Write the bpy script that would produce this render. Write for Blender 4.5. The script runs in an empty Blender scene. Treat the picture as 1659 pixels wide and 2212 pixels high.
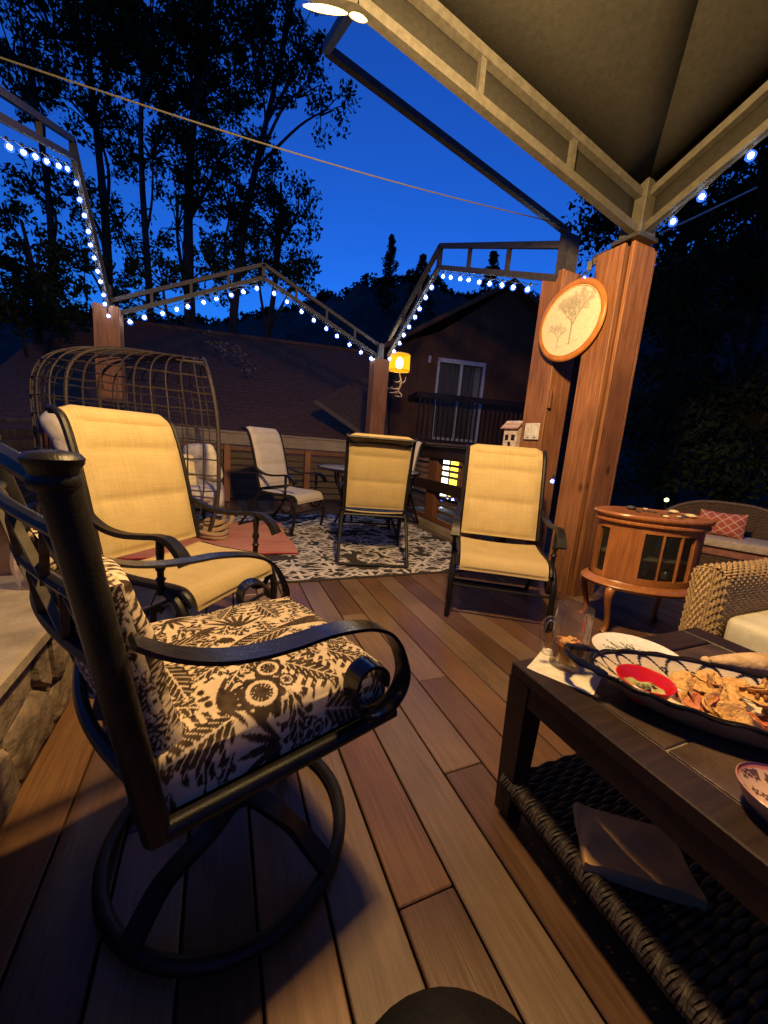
import bpy, math, random
import numpy as np
from mathutils import Vector, Matrix, Euler
from math import sin, cos, pi, radians, sqrt

random.seed(7)
rng = np.random.default_rng(7)
SC = bpy.context.scene
COL = SC.collection

# ------------------------------------------------------------------ camera
# world: z = 0 is the deck top, +Y runs along the deck boards, +X across them
FPX, PITCH, ROLL, YAW = 828.0 / 2212.0, .176, .082, -.411
cam_d = bpy.data.cameras.new('camera')
cam = bpy.data.objects.new('camera', cam_d)
COL.objects.link(cam)
cp, sp = cos(PITCH), sin(PITCH)
fwd = Vector((0, cp, -sp)); rgt = Vector((1, 0, 0)); upv = rgt.cross(fwd)
r2 = cos(ROLL) * rgt + sin(ROLL) * upv
u2 = -sin(ROLL) * rgt + cos(ROLL) * upv
RZ = Matrix.Rotation(YAW, 3, 'Z')
r2, u2, f2 = RZ @ r2, RZ @ u2, RZ @ fwd
M = Matrix((r2, u2, -f2)).transposed().to_4x4()
M.translation = Vector((0, 0, 1.0))
cam.matrix_world = M
cam_d.sensor_fit = 'VERTICAL'
cam_d.sensor_height = 24.0
cam_d.sensor_width = 18.0
cam_d.lens = 24.0 * FPX
cam_d.clip_start = 0.02
cam_d.clip_end = 600
SC.camera = cam

# ------------------------------------------------------------------ sky, lamp of the place, exposure
W = bpy.data.worlds.new('World'); SC.world = W
W.use_nodes = True
wn = W.node_tree
bg = wn.nodes['Background']
sky = wn.nodes.new('ShaderNodeTexSky')
sky.sky_type = 'NISHITA'
sky.sun_disc = False
sky.sun_elevation = radians(-1.2)
sky.sun_rotation = radians(24)
sky.altitude = 300
sky.air_density = 1.0
sky.dust_density = 0.3
sky.ozone_density = 6.0
tint = wn.nodes.new('ShaderNodeMix'); tint.data_type = 'RGBA'; tint.blend_type = 'MULTIPLY'
tint.inputs[0].default_value = 1.0
tint.inputs[7].default_value = (0.38, 1.10, 1.0, 1)
wn.links.new(sky.outputs[0], tint.inputs[6])
wn.links.new(tint.outputs[2], bg.inputs[0])
bg.inputs[1].default_value = 1.24
SC.view_settings.view_transform = 'Standard'
SC.view_settings.look = 'None'
SC.view_settings.exposure = 0.55
SC.view_settings.gamma = 1.0
SC.view_settings.use_curve_mapping = False
SC.render.engine = 'CYCLES'
SC.cycles.use_denoising = True
SC.cycles.max_bounces = 6
SC.cycles.diffuse_bounces = 3
SC.cycles.glossy_bounces = 3
SC.cycles.transmission_bounces = 6
SC.cycles.transparent_max_bounces = 12
SC.cycles.caustics_reflective = False
SC.cycles.caustics_refractive = False
SC.cycles.sample_clamp_indirect = 4.0

KEY_POWER = 430.0
KEY_COLOR = (1.0, .62, .25)

# ------------------------------------------------------------------ materials
MATS = {}
def _new(name):
    m = bpy.data.materials.new(name); m.use_nodes = True
    nt = m.node_tree
    return m, nt, nt.nodes['Principled BSDF']

def noise_mat(name, c1, c2, rough=.6, metal=0.0, scale=20, bump=0.0, bscale=None, detail=4, stretch=(1, 1, 1), spec=.5, c3=None, coat=0.0, contrast=(.35, .65), rnd=True):
    if name in MATS: return MATS[name]
    m, nt, p = _new(name)
    tc = nt.nodes.new('ShaderNodeTexCoord')
    mp = nt.nodes.new('ShaderNodeMapping'); mp.inputs['Scale'].default_value = stretch
    src = tc.outputs['Object']
    if rnd:
        oi = nt.nodes.new('ShaderNodeObjectInfo')
        ml = nt.nodes.new('ShaderNodeVectorMath'); ml.operation = 'ADD'
        mu = nt.nodes.new('ShaderNodeMath'); mu.operation = 'MULTIPLY'; mu.inputs[1].default_value = 37.0
        nt.links.new(oi.outputs['Random'], mu.inputs[0])
        nt.links.new(tc.outputs['Object'], ml.inputs[0]); nt.links.new(mu.outputs[0], ml.inputs[1])
        src = ml.outputs[0]
    nt.links.new(src, mp.inputs[0])
    n = nt.nodes.new('ShaderNodeTexNoise'); n.inputs['Scale'].default_value = scale; n.inputs['Detail'].default_value = detail
    nt.links.new(mp.outputs[0], n.inputs['Vector'])
    cr = nt.nodes.new('ShaderNodeValToRGB')
    cr.color_ramp.elements[0].position = contrast[0]; cr.color_ramp.elements[1].position = contrast[1]
    cr.color_ramp.elements[0].color = (*c1, 1); cr.color_ramp.elements[1].color = (*c2, 1)
    if c3:
        e = cr.color_ramp.elements.new((contrast[0] + contrast[1]) / 2); e.color = (*c3, 1)
    nt.links.new(n.outputs['Fac'], cr.inputs[0]); nt.links.new(cr.outputs[0], p.inputs['Base Color'])
    p.inputs['Roughness'].default_value = rough; p.inputs['Metallic'].default_value = metal
    p.inputs['Specular IOR Level'].default_value = spec
    p.inputs['Coat Weight'].default_value = coat
    if bump:
        b = nt.nodes.new('ShaderNodeBump'); b.inputs['Strength'].default_value = bump; b.inputs['Distance'].default_value = .01
        if bscale:
            n2 = nt.nodes.new('ShaderNodeTexNoise'); n2.inputs['Scale'].default_value = bscale; n2.inputs['Detail'].default_value = 3
            nt.links.new(mp.outputs[0], n2.inputs['Vector']); nt.links.new(n2.outputs['Fac'], b.inputs['Height'])
        else:
            nt.links.new(n.outputs['Fac'], b.inputs['Height'])
        nt.links.new(b.outputs[0], p.inputs['Normal'])
    MATS[name] = m
    return m

def wood_mat(name, c1, c2, stretch, rough=.5, knots=False, bump=.25, scale=9, spec=.4, blotch=.0):
    """long grain along the axis with the small stretch value"""
    if name in MATS: return MATS[name]
    m, nt, p = _new(name)
    tc = nt.nodes.new('ShaderNodeTexCoord'); oi = nt.nodes.new('ShaderNodeObjectInfo')
    mu = nt.nodes.new('ShaderNodeMath'); mu.operation = 'MULTIPLY'; mu.inputs[1].default_value = 53.0
    ad = nt.nodes.new('ShaderNodeVectorMath'); ad.operation = 'ADD'
    nt.links.new(oi.outputs['Random'], mu.inputs[0]); nt.links.new(tc.outputs['Object'], ad.inputs[0]); nt.links.new(mu.outputs[0], ad.inputs[1])
    mp = nt.nodes.new('ShaderNodeMapping'); mp.inputs['Scale'].default_value = stretch
    nt.links.new(ad.outputs[0], mp.inputs[0])
    n = nt.nodes.new('ShaderNodeTexNoise'); n.inputs['Scale'].default_value = scale; n.inputs['Detail'].default_value = 6; n.inputs['Roughness'].default_value = .65
    n.inputs['Distortion'].default_value = .6
    nt.links.new(mp.outputs[0], n.inputs['Vector'])
    cr = nt.nodes.new('ShaderNodeValToRGB')
    cr.color_ramp.elements[0].position = .33; cr.color_ramp.elements[1].position = .68
    cr.color_ramp.elements[0].color = (*c1, 1); cr.color_ramp.elements[1].color = (*c2, 1)
    nt.links.new(n.outputs['Fac'], cr.inputs[0])
    last = cr.outputs[0]
    n3 = nt.nodes.new('ShaderNodeTexNoise'); n3.inputs['Scale'].default_value = 2.3; n3.inputs['Detail'].default_value = 3
    nt.links.new(ad.outputs[0], n3.inputs['Vector'])
    mr = nt.nodes.new('ShaderNodeMapRange'); mr.inputs[1].default_value = .3; mr.inputs[2].default_value = .7
    mr.inputs[3].default_value = .72; mr.inputs[4].default_value = 1.2
    nt.links.new(n3.outputs['Fac'], mr.inputs[0])
    mx = nt.nodes.new('ShaderNodeMix'); mx.data_type = 'RGBA'; mx.blend_type = 'MULTIPLY'; mx.inputs[0].default_value = 1
    nt.links.new(last, mx.inputs[6]); nt.links.new(mr.outputs[0], mx.inputs[7]); last = mx.outputs[2]
    if knots:
        v = nt.nodes.new('ShaderNodeTexVoronoi'); v.inputs['Scale'].default_value = 5.5; v.inputs['Randomness'].default_value = 1
        mp2 = nt.nodes.new('ShaderNodeMapping'); mp2.inputs['Scale'].default_value = (1, 1.1, .55)
        nt.links.new(ad.outputs[0], mp2.inputs[0]); nt.links.new(mp2.outputs[0], v.inputs['Vector'])
        m2 = nt.nodes.new('ShaderNodeMapRange'); m2.inputs[1].default_value = .06; m2.inputs[2].default_value = .15; m2.inputs[3].default_value = .35; m2.inputs[4].default_value = 1
        nt.links.new(v.outputs['Distance'], m2.inputs[0])
        mx2 = nt.nodes.new('ShaderNodeMix'); mx2.data_type = 'RGBA'; mx2.blend_type = 'MULTIPLY'; mx2.inputs[0].default_value = 1
        nt.links.new(last, mx2.inputs[6]); nt.links.new(m2.outputs[0], mx2.inputs[7]); last = mx2.outputs[2]
    nt.links.new(last, p.inputs['Base Color'])
    mr3 = nt.nodes.new('ShaderNodeMapRange'); mr3.inputs[3].default_value = rough - .08; mr3.inputs[4].default_value = rough + .14
    nt.links.new(n3.outputs['Fac'], mr3.inputs[0]); nt.links.new(mr3.outputs[0], p.inputs['Roughness'])
    p.inputs['Specular IOR Level'].default_value = spec
    b = nt.nodes.new('ShaderNodeBump'); b.inputs['Strength'].default_value = bump; b.inputs['Distance'].default_value = .004
    nt.links.new(n.outputs['Fac'], b.inputs['Height']); nt.links.new(b.outputs[0], p.inputs['Normal'])
    MATS[name] = m
    return m

def emit_mat(name, color, strength, sample=True):
    if name in MATS: return MATS[name]
    m, nt, p = _new(name)
    nt.nodes.remove(p)
    e = nt.nodes.new('ShaderNodeEmission'); e.inputs[0].default_value = (*color, 1); e.inputs[1].default_value = strength
    nt.links.new(e.outputs[0], nt.nodes['Material Output'].inputs[0])
    if not sample: m.cycles.emission_sampling = 'NONE'
    MATS[name] = m
    return m

def attr_mat(name, rough=.8, bump=0, bscale=400, spec=.3, coat=0, sheen=0):
    """print / weave colours come from the mesh's own colour attribute"""
    if name in MATS: return MATS[name]
    m, nt, p = _new(name)
    a = nt.nodes.new('ShaderNodeAttribute'); a.attribute_name = 'print'
    nz = nt.nodes.new('ShaderNodeTexNoise'); nz.inputs['Scale'].default_value = 60; nz.inputs['Detail'].default_value = 5
    tc = nt.nodes.new('ShaderNodeTexCoord'); nt.links.new(tc.outputs['Object'], nz.inputs['Vector'])
    mr = nt.nodes.new('ShaderNodeMapRange'); mr.inputs[3].default_value = .78; mr.inputs[4].default_value = 1.2
    nt.links.new(nz.outputs['Fac'], mr.inputs[0])
    mx = nt.nodes.new('ShaderNodeMix'); mx.data_type = 'RGBA'; mx.blend_type = 'MULTIPLY'; mx.inputs[0].default_value = 1
    nt.links.new(a.outputs['Color'], mx.inputs[6]); nt.links.new(mr.outputs[0], mx.inputs[7])
    nt.links.new(mx.outputs[2], p.inputs['Base Color'])
    p.inputs['Roughness'].default_value = rough; p.inputs['Specular IOR Level'].default_value = spec
    p.inputs['Coat Weight'].default_value = coat
    if bump:
        n2 = nt.nodes.new('ShaderNodeTexNoise'); n2.inputs['Scale'].default_value = bscale
        nt.links.new(tc.outputs['Object'], n2.inputs['Vector'])
        b = nt.nodes.new('ShaderNodeBump'); b.inputs['Strength'].default_value = bump; b.inputs['Distance'].default_value = .004
        nt.links.new(n2.outputs['Fac'], b.inputs['Height']); nt.links.new(b.outputs[0], p.inputs['Normal'])
    MATS[name] = m
    return m

def weave_mat(name, c1, c2, scale=260):
    """woven vinyl sling: crossing threads with slubs"""
    if name in MATS: return MATS[name]
    m, nt, p = _new(name)
    tc = nt.nodes.new('ShaderNodeTexCoord')
    hs = []
    for ax, rot in (((1, .02, .02), 0), ((.03, 1, 1), 0)):
        mp = nt.nodes.new('ShaderNodeMapping'); mp.inputs['Scale'].default_value = ax
        nt.links.new(tc.outputs['Object'], mp.inputs[0])
        n = nt.nodes.new('ShaderNodeTexNoise'); n.inputs['Scale'].default_value = scale; n.inputs['Detail'].default_value = 2
        nt.links.new(mp.outputs[0], n.inputs['Vector']); hs.append(n)
    add = nt.nodes.new('ShaderNodeMath'); add.operation = 'ADD'
    nt.links.new(hs[0].outputs['Fac'], add.inputs[0]); nt.links.new(hs[1].outputs['Fac'], add.inputs[1])
    n4 = nt.nodes.new('ShaderNodeTexNoise'); n4.inputs['Scale'].default_value = 9; n4.inputs['Detail'].default_value = 4
    nt.links.new(tc.outputs['Object'], n4.inputs['Vector'])
    ad2 = nt.nodes.new('ShaderNodeMath'); ad2.operation = 'MULTIPLY_ADD'; ad2.inputs[1].default_value = .7
    nt.links.new(n4.outputs['Fac'], ad2.inputs[0]); nt.links.new(add.outputs[0], ad2.inputs[2])
    cr = nt.nodes.new('ShaderNodeValToRGB')
    cr.color_ramp.elements[0].position = 0; cr.color_ramp.elements[1].position = 1
    cr.color_ramp.elements[0].color = (*c1, 1); cr.color_ramp.elements[1].color = (*c2, 1)
    mr = nt.nodes.new('ShaderNodeMapRange'); mr.inputs[1].default_value = 1.0; mr.inputs[2].default_value = 1.7
    nt.links.new(ad2.outputs[0], mr.inputs[0]); nt.links.new(mr.outputs[0], cr.inputs[0])
    nt.links.new(cr.outputs[0], p.inputs['Base Color'])
    p.inputs['Roughness'].default_value = .75; p.inputs['Specular IOR Level'].default_value = .25
    b = nt.nodes.new('ShaderNodeBump'); b.inputs['Strength'].default_value = .25; b.inputs['Distance'].default_value = .002
    nt.links.new(add.outputs[0], b.inputs['Height']); nt.links.new(b.outputs[0], p.inputs['Normal'])
    MATS[name] = m
    return m

def glass_mat(name, color=(1, 1, 1), rough=.0, ior=1.45):
    if name in MATS: return MATS[name]
    m, nt, p = _new(name)
    p.inputs['Base Color'].default_value = (*color, 1); p.inputs['Roughness'].default_value = rough
    p.inputs['IOR'].default_value = ior; p.inputs['Transmission Weight'].default_value = 1
    MATS[name] = m
    return m

def thin_glass(name, color, mixf, rough=.05):
    if name in MATS: return MATS[name]
    m, nt, p = _new(name)
    p.inputs['Base Color'].default_value = (*color, 1); p.inputs['Roughness'].default_value = rough
    t = nt.nodes.new('ShaderNodeBsdfTransparent'); mx = nt.nodes.new('ShaderNodeMixShader'); mx.inputs[0].default_value = mixf
    nt.links.new(t.outputs[0], mx.inputs[1]); nt.links.new(p.outputs[0], mx.inputs[2])
    nt.links.new(mx.outputs[0], nt.nodes['Material Output'].inputs[0])
    MATS[name] = m
    return m

def flat(name, c, rough=.6, metal=0, spec=.5):
    return noise_mat(name, tuple(x * .82 for x in c), tuple(min(1, x * 1.15) for x in c), rough, metal, 14, 0.06, 120, spec=spec)

BLACK = noise_mat('black_powder_coat', (.006, .0055, .005), (.012, .011, .0095), .42, 0, 40, .12, 300, spec=.3)
SLING = weave_mat('sand_sling', (.40, .305, .135), (.52, .405, .19))
CEDAR = wood_mat('cedar_stain', (.13, .052, .020), (.30, .130, .055), (11, 11, .5), .5, True, .3, 7)
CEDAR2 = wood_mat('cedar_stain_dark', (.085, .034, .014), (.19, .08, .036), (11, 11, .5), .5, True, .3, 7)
GREYWOOD = wood_mat('pale_grey_board', (.17, .14, .105), (.30, .25, .19), (.6, 9, 9), .7, False, .3, 8)  # pale grey board, lighter than the slats
SLATW = wood_mat('slat_board', (.060, .042, .028), (.115, .082, .055), (.6, 9, 9), .6, False, .3, 8)
STEEL = noise_mat('tan_painted_steel', (.044, .041, .033), (.064, .060, .049), .6, 0, 30, .08, 200)
DARKSTEEL = noise_mat('dark_steel', (.030, .029, .028), (.055, .052, .05), .45, .2, 30, .08, 200)
CANVAS = noise_mat('canopy_cloth', (.0145, .014, .0125), (.0185, .018, .0162), .85, 0, 40, .2, 260, detail=6, spec=.1)
CREAM = noise_mat('cream_cloth', (.60, .55, .45), (.78, .72, .60), .85, 0, 20, .2, 150, spec=.1)
GREYCLOTH = noise_mat('lilac_grey_cloth', (.36, .33, .33), (.50, .46, .46), .9, 0, 30, .2, 200, spec=.1)
BARK = noise_mat('tree_bark', (.018, .014, .011), (.055, .043, .034), .9, 0, 9, .6, 30, stretch=(1, 1, .25))
LEAF = noise_mat('leaf_green', (.022, .034, .009), (.055, .075, .020), .7, 0, 3, spec=.08)
LEAFD = noise_mat('leaf_dark_green', (.012, .020, .006), (.034, .046, .013), .7, 0, 3, spec=.08)
RATTAN = noise_mat('dark_rattan', (.022, .015, .010), (.062, .042, .027), .55, 0, 60, .3, 200)
WICKER = noise_mat('honey_wicker', (.27, .18, .075), (.46, .33, .155), .55, 0, 90, .3, 300)
DARKWOOD = wood_mat('espresso_wood', (.014, .0075, .005), (.032, .017, .011), (.6, 9, 9), .42, False, .15, 9)
CHERRY = wood_mat('cherry_veneer', (.25, .088, .026), (.40, .16, .052), (10, 10, .8), .3, False, .08, 6, spec=.5)
STONE = noise_mat('field_stone', (.09, .062, .036), (.24, .175, .105), .85, 0, 16, 1.0, 26, detail=10, c3=(.17, .13, .085))
MORTAR = noise_mat('mortar', (.09, .07, .05), (.15, .12, .09), .95, 0, 40, .5, 90)
CONCRETE = noise_mat('concrete_slab', (.17, .14, .095), (.29, .245, .17), .8, 0, 9, .35, 80, detail=8)

# ------------------------------------------------------------------ mesh builder
class MB:
    def __init__(s): s.v = []; s.f = []; s.c = None
    def add(s, v, f):
        o = len(s.v); s.v.extend([tuple(map(float, p)) for p in v]); s.f.extend([tuple(i + o for i in q) for q in f]); return s
    def box(s, c, d, R=None, bev=0.0):
        hx, hy, hz = d[0] / 2, d[1] / 2, d[2] / 2
        if bev <= 0:
            P = [(x, y, z) for z in (-hz, hz) for y in (-hy, hy) for x in (-hx, hx)]
            F = [(0, 2, 3, 1), (4, 5, 7, 6), (0, 1, 5, 4), (2, 6, 7, 3), (0, 4, 6, 2), (1, 3, 7, 5)]
        else:
            b = min(bev, hx * .9, hy * .9, hz * .9)
            P = []; idx = {}
            for sx in (-1, 1):
                for sy in (-1, 1):
                    for sz in (-1, 1):
                        for ax in range(3):
                            p = [sx * (hx - b), sy * (hy - b), sz * (hz - b)]
                            p[ax] = (sx * hx, sy * hy, sz * hz)[ax]
                            idx[(sx, sy, sz, ax)] = len(P); P.append(tuple(p))
            F = []
            for sx in (-1, 1):
                q = [idx[(sx, a, c2, 0)] for a, c2 in ((-1, -1), (1, -1), (1, 1), (-1, 1))]; F.append(q if sx > 0 else q[::-1])
            for sy in (-1, 1):
                q = [idx[(a, sy, c2, 1)] for a, c2 in ((-1, -1), (-1, 1), (1, 1), (1, -1))]; F.append(q if sy > 0 else q[::-1])
            for sz in (-1, 1):
                q = [idx[(a, c2, sz, 2)] for a, c2 in ((-1, -1), (1, -1), (1, 1), (-1, 1))]; F.append(q if sz > 0 else q[::-1])
            for a in (-1, 1):
                for c2 in (-1, 1):
                    F.append([idx[(-1, a, c2, 1)], idx[(1, a, c2, 1)], idx[(1, a, c2, 2)], idx[(-1, a, c2, 2)]][::(1 if a * c2 > 0 else -1)])
                    F.append([idx[(a, -1, c2, 2)], idx[(a, 1, c2, 2)], idx[(a, 1, c2, 0)], idx[(a, -1, c2, 0)]][::(1 if a * c2 > 0 else -1)])
                    F.append([idx[(a, c2, -1, 0)], idx[(a, c2, 1, 0)], idx[(a, c2, 1, 1)], idx[(a, c2, -1, 1)]][::(1 if a * c2 > 0 else -1)])
            for sx in (-1, 1):
                for sy in (-1, 1):
                    for sz in (-1, 1):
                        q = [idx[(sx, sy, sz, 0)], idx[(sx, sy, sz, 1)], idx[(sx, sy, sz, 2)]]; F.append(q if sx * sy * sz > 0 else q[::-1])
        if R is not None: P = [tuple(R @ Vector(p)) for p in P]
        return s.add([(p[0] + c[0], p[1] + c[1], p[2] + c[2]) for p in P], F)
    def tube(s, pts, r, n=8, closed=False, caps=True, flat=None, up=None):
        """r: number or list; flat=(a,b) gives a rectangular-ish (flattened) section with half sizes a (side), b (normal)"""
        pts = [Vector(p) for p in pts]; k = len(pts)
        rs = r if hasattr(r, '__len__') else [r] * k
        prev = None; V = []; F = []
        for i, p in enumerate(pts):
            if closed: t = pts[(i + 1) % k] - pts[i - 1]
            else: t = pts[min(i + 1, k - 1)] - pts[max(i - 1, 0)]
            if t.length < 1e-9: t = Vector((0, 0, 1))
            t.normalize()
            if up is not None:
                a = Vector(up); a = a - t * a.dot(t)
            elif prev is None:
                a = Vector((0, 0, 1)) if abs(t.z) < .9 else Vector((1, 0, 0)); a = a - t * a.dot(t)
            else: a = prev - t * prev.dot(t)
            if a.length < 1e-6: a = t.orthogonal()
            a.normalize(); prev = a; b = t.cross(a)
            if flat:
                sec = [(flat[0], flat[1]), (-flat[0], flat[1]), (-flat[0], -flat[1]), (flat[0], -flat[1])]
                sc = rs[i] if hasattr(r, '__len__') else 1.0
                for x, y in sec: V.append(p + (a * x + b * y) * sc)
            else:
                for j in range(n):
                    an = 2 * pi * j / n; V.append(p + (a * cos(an) + b * sin(an)) * rs[i])
        m = 4 if flat else n
        for i in range(k if closed else k - 1):
            i2 = (i + 1) % k
            for j in range(m):
                j2 = (j + 1) % m; F.append((i * m + j, i * m + j2, i2 * m + j2, i2 * m + j))
        if caps and not closed:
            F.append(tuple(range(m))[::-1]); F.append(tuple((k - 1) * m + j for j in range(m)))
        return s.add(V, F)
    def lathe(s, prof, n=24, c=(0, 0, 0), sx=1.0, sy=1.0, R=None, cap=True):
        V = []; F = []; k = len(prof)
        for r, z in prof:
            for j in range(n):
                a = 2 * pi * j / n
                p = Vector((r * cos(a) * sx, r * sin(a) * sy, z))
                if R is not None: p = R @ p
                V.append((p.x + c[0], p.y + c[1], p.z + c[2]))
        for i in range(k - 1):
            for j in range(n):
                j2 = (j + 1) % n; F.append((i * n + j, i * n + j2, (i + 1) * n + j2, (i + 1) * n + j))
        if cap:
            F.append(tuple(range(n))[::-1]); F.append(tuple((k - 1) * n + j for j in range(n)))
        return s.add(V, F)
    def grid(s, fn, nu, nv, closeu=False):
        V = [fn(i / (nu if closeu else nu - 1), j / (nv - 1)) for j in range(nv) for i in range(nu)]
        F = []
        for j in range(nv - 1):
            for i in range(nu if closeu else nu - 1):
                i2 = (i + 1) % nu; F.append((j * nu + i, j * nu + i2, (j + 1) * nu + i2, (j + 1) * nu + i))
        return s.add(V, F)
    def sphere(s, c, r, n=10, m=7, sz=1.0, R=None):
        def fn(u, v):
            a = 2 * pi * u; b = -pi / 2 + pi * (.02 + .96 * v)
            p = Vector((r * cos(b) * cos(a), r * cos(b) * sin(a), r * sin(b) * sz))
            if R is not None: p = R @ p
            return (c[0] + p.x, c[1] + p.y, c[2] + p.z)
        return s.grid(fn, n, m, True)
    def build(s, name, mat, parent=None, smooth=True, origin=None, angle=40):
        me = bpy.data.meshes.new(name)
        v = s.v
        if origin is not None: v = [(a - origin[0], b - origin[1], c - origin[2]) for a, b, c in v]
        me.from_pydata(v, [], s.f)
        me.materials.append(mat)
        if smooth:
            me.polygons.foreach_set('use_smooth', [True] * len(me.polygons))
            try: me.set_sharp_from_angle(angle=radians(angle))
            except Exception: pass
        if s.c is not None:
            a = me.color_attributes.new('print', 'FLOAT_COLOR', 'POINT')
            cc = np.ones((len(v), 4), dtype=np.float32); cc[:, :3] = s.c
            a.data.foreach_set('color', cc.ravel())
        me.update()
        o = bpy.data.objects.new(name, me); COL.objects.link(o)
        if parent is not None: o.parent = parent
        elif origin is not None: o.location = origin
        return o

def tag(o, label=None, cat=None, group=None, kind=None):
    if label: o['label'] = label
    if cat: o['category'] = cat
    if group: o['group'] = group
    if kind: o['kind'] = kind
    return o
def thing(name, loc, label=None, cat=None, group=None, rz=0.0, kind=None):
    o = bpy.data.objects.new(name, None); COL.objects.link(o)
    o.empty_display_size = .1
    o.location = loc; o.rotation_euler = (0, 0, rz)
    return tag(o, label, cat, group, kind)
def link_copy(o, parent):
    c = o.copy(); COL.objects.link(c); c.parent = parent
    return c
def copy_tree(root, loc, rz, label):
    c = root.copy(); COL.objects.link(c); c.location = loc; c.rotation_euler = (0, 0, rz); c['label'] = label
    for ch in list(root.children):
        d = link_copy(ch, c)
        for g in list(ch.children): link_copy(g, d)
    return c
def dup_part(o, loc, parent, rz=None, mat=None):
    c = o.copy(); COL.objects.link(c); c.parent = parent; c.location = loc
    if rz is not None: c.rotation_euler = (0, 0, rz)
    return c
def smoothpts(pts, n=6):
    """Catmull-Rom through the points"""
    P = [Vector(p) for p in pts]; out = []
    for i in range(len(P) - 1):
        p0 = P[max(i - 1, 0)]; p1 = P[i]; p2 = P[i + 1]; p3 = P[min(i + 2, len(P) - 1)]
        for k in range(n):
            t = k / n
            out.append(.5 * ((2 * p1) + (p2 - p0) * t + (2 * p0 - 5 * p1 + 4 * p2 - p3) * t * t + (3 * p1 - p0 - 3 * p2 + p3) * t ** 3))
    out.append(P[-1]); return out

# ================================================================== SETTING
# ground below the deck, reaching the horizon
g = MB(); NG = 40
def gfn(u, v):
    x = -260 + 560 * u; y = -160 + 560 * v
    return (x, y, -2.6 + .12 * sin(x * .7) * cos(y * .5))
g.grid(gfn, 90, 90)
tag(g.build('ground', noise_mat('yard_soil', (.020, .022, .010), (.045, .042, .022), .95, 0, 1.4, .5, 12)), kind='structure')

# wooded hillside behind the houses
HILL = [(-260, 10), (-120, 15), (-60, 17), (-30, 16.5), (0, 17.2), (8, 19.6), (15, 22.4), (22, 25.2), (28, 26.2), (34, 24.0), (46, 24.6), (60, 29), (80, 40), (120, 48), (240, 50)]
def hill_h(s):
    for (a, ha), (b, hb) in zip(HILL, HILL[1:]):
        if a <= s <= b:
            t = (s - a) / (b - a); t = t * t * (3 - 2 * t); return ha + (hb - ha) * t
    return HILL[-1][1]
h = MB()
ridge_pts = []
hn = np.random.default_rng(3)
NS = 260
jit = hn.uniform(-.35, .6, NS + 1)
def hfn(u, v):
    s = -120 + 330 * u
    # the ridge line bends round the yard to the right
    rx, ry = s, 70 - .42 * s
    if s > 60: rx, ry = 60 + (s - 60) * .55, 44.8 - (s - 60) * .95
    nx, ny = .39, .92
    d = (v - .5) * 70
    w = max(0.0, 1 - abs(v - .5) * 2) ** .75
    z = -2.6 + (hill_h(s) + 2.6) * w
    if w > .02: z += jit[min(NS, int(u * NS))] * 1.2 * w + .7 * sin(s * 1.7 + v * 40) * w
    return (rx + nx * d, ry + ny * d, z)
h.grid(hfn, NS, 34)
tag(h.build('hill', noise_mat('wooded_slope', (.006, .010, .005), (.022, .030, .014), .95, 0, .5, .8, 2.2, detail=8)), kind='structure')

# ------------------------------------------------------------------ deck with single boards
PW = .1439
deck = thing('deck', (0, 0, 0), kind='structure')
BW = {
 'tan': wood_mat('board_tan', (.138, .084, .044), (.205, .132, .074), (10, .5, 10), .28, False, .22, 9, .45),
 'grey': wood_mat('board_greyed', (.125, .082, .048), (.185, .124, .076), (10, .5, 10), .28, False, .22, 9, .4),
 'orange': wood_mat('board_orange', (.112, .056, .023), (.172, .092, .040), (10, .5, 10), .28, False, .22, 9, .45),
 'red': wood_mat('board_red', (.100, .050, .024), (.158, .084, .043), (10, .5, 10), .28, False, .22, 9, .45),
 'dark': wood_mat('board_dark', (.074, .038, .019), (.124, .067, .034), (10, .5, 10), .28, False, .22, 9, .45)}
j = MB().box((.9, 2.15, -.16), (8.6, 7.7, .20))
j.build('joist_frame', noise_mat('joist_brown', (.012, .008, .005), (.03, .02, .014), .9, 0, 10), deck, smooth=False)  # dark brown timber below the board gaps
fixed = {2: [(-1.7, .854, 'dark'), (.854, 1.986, 'tan'), (1.986, 6.0, 'dark')], 0: [(-1.7, .579, 'dark'), (.579, 3.3, 'orange'), (3.3, 6.0, 'red')],
         1: [(-1.7, 2.9, 'grey'), (2.9, 6.0, 'tan')], -1: [(-1.7, 1.9, 'grey'), (1.9, 6.0, 'tan')], -2: [(-1.7, 2.4, 'orange'), (2.4, 6.0, 'dark')],
         -3: [(-1.7, 1.7, 'dark'), (1.7, 6.0, 'red')], -4: [(-1.7, .95, 'tan'), (.95, 6, 'red')], -5: [(-1.7, 2.1, 'dark'), (2.1, 6, 'tan')],
         3: [(-1.7, 1.3, 'red'), (1.3, 4.2, 'tan'), (4.2, 6, 'red')], 4: [(-1.7, .6, 'dark'), (.6, 4.0, 'orange'), (4.0, 6, 'dark')], 5: [(-1.7, 1.0, 'orange'), (1.0, 6, 'tan')],
         6: [(-1.7, 3.0, 'dark'), (3.0, 6, 'red')], 7: [(-1.7, 1.9, 'tan'), (1.9, 6, 'orange')], 8: [(-1.7, 1.2, 'grey'), (1.2, 6, 'red')]}
tints = ['tan', 'grey', 'orange', 'red', 'dark']
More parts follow.
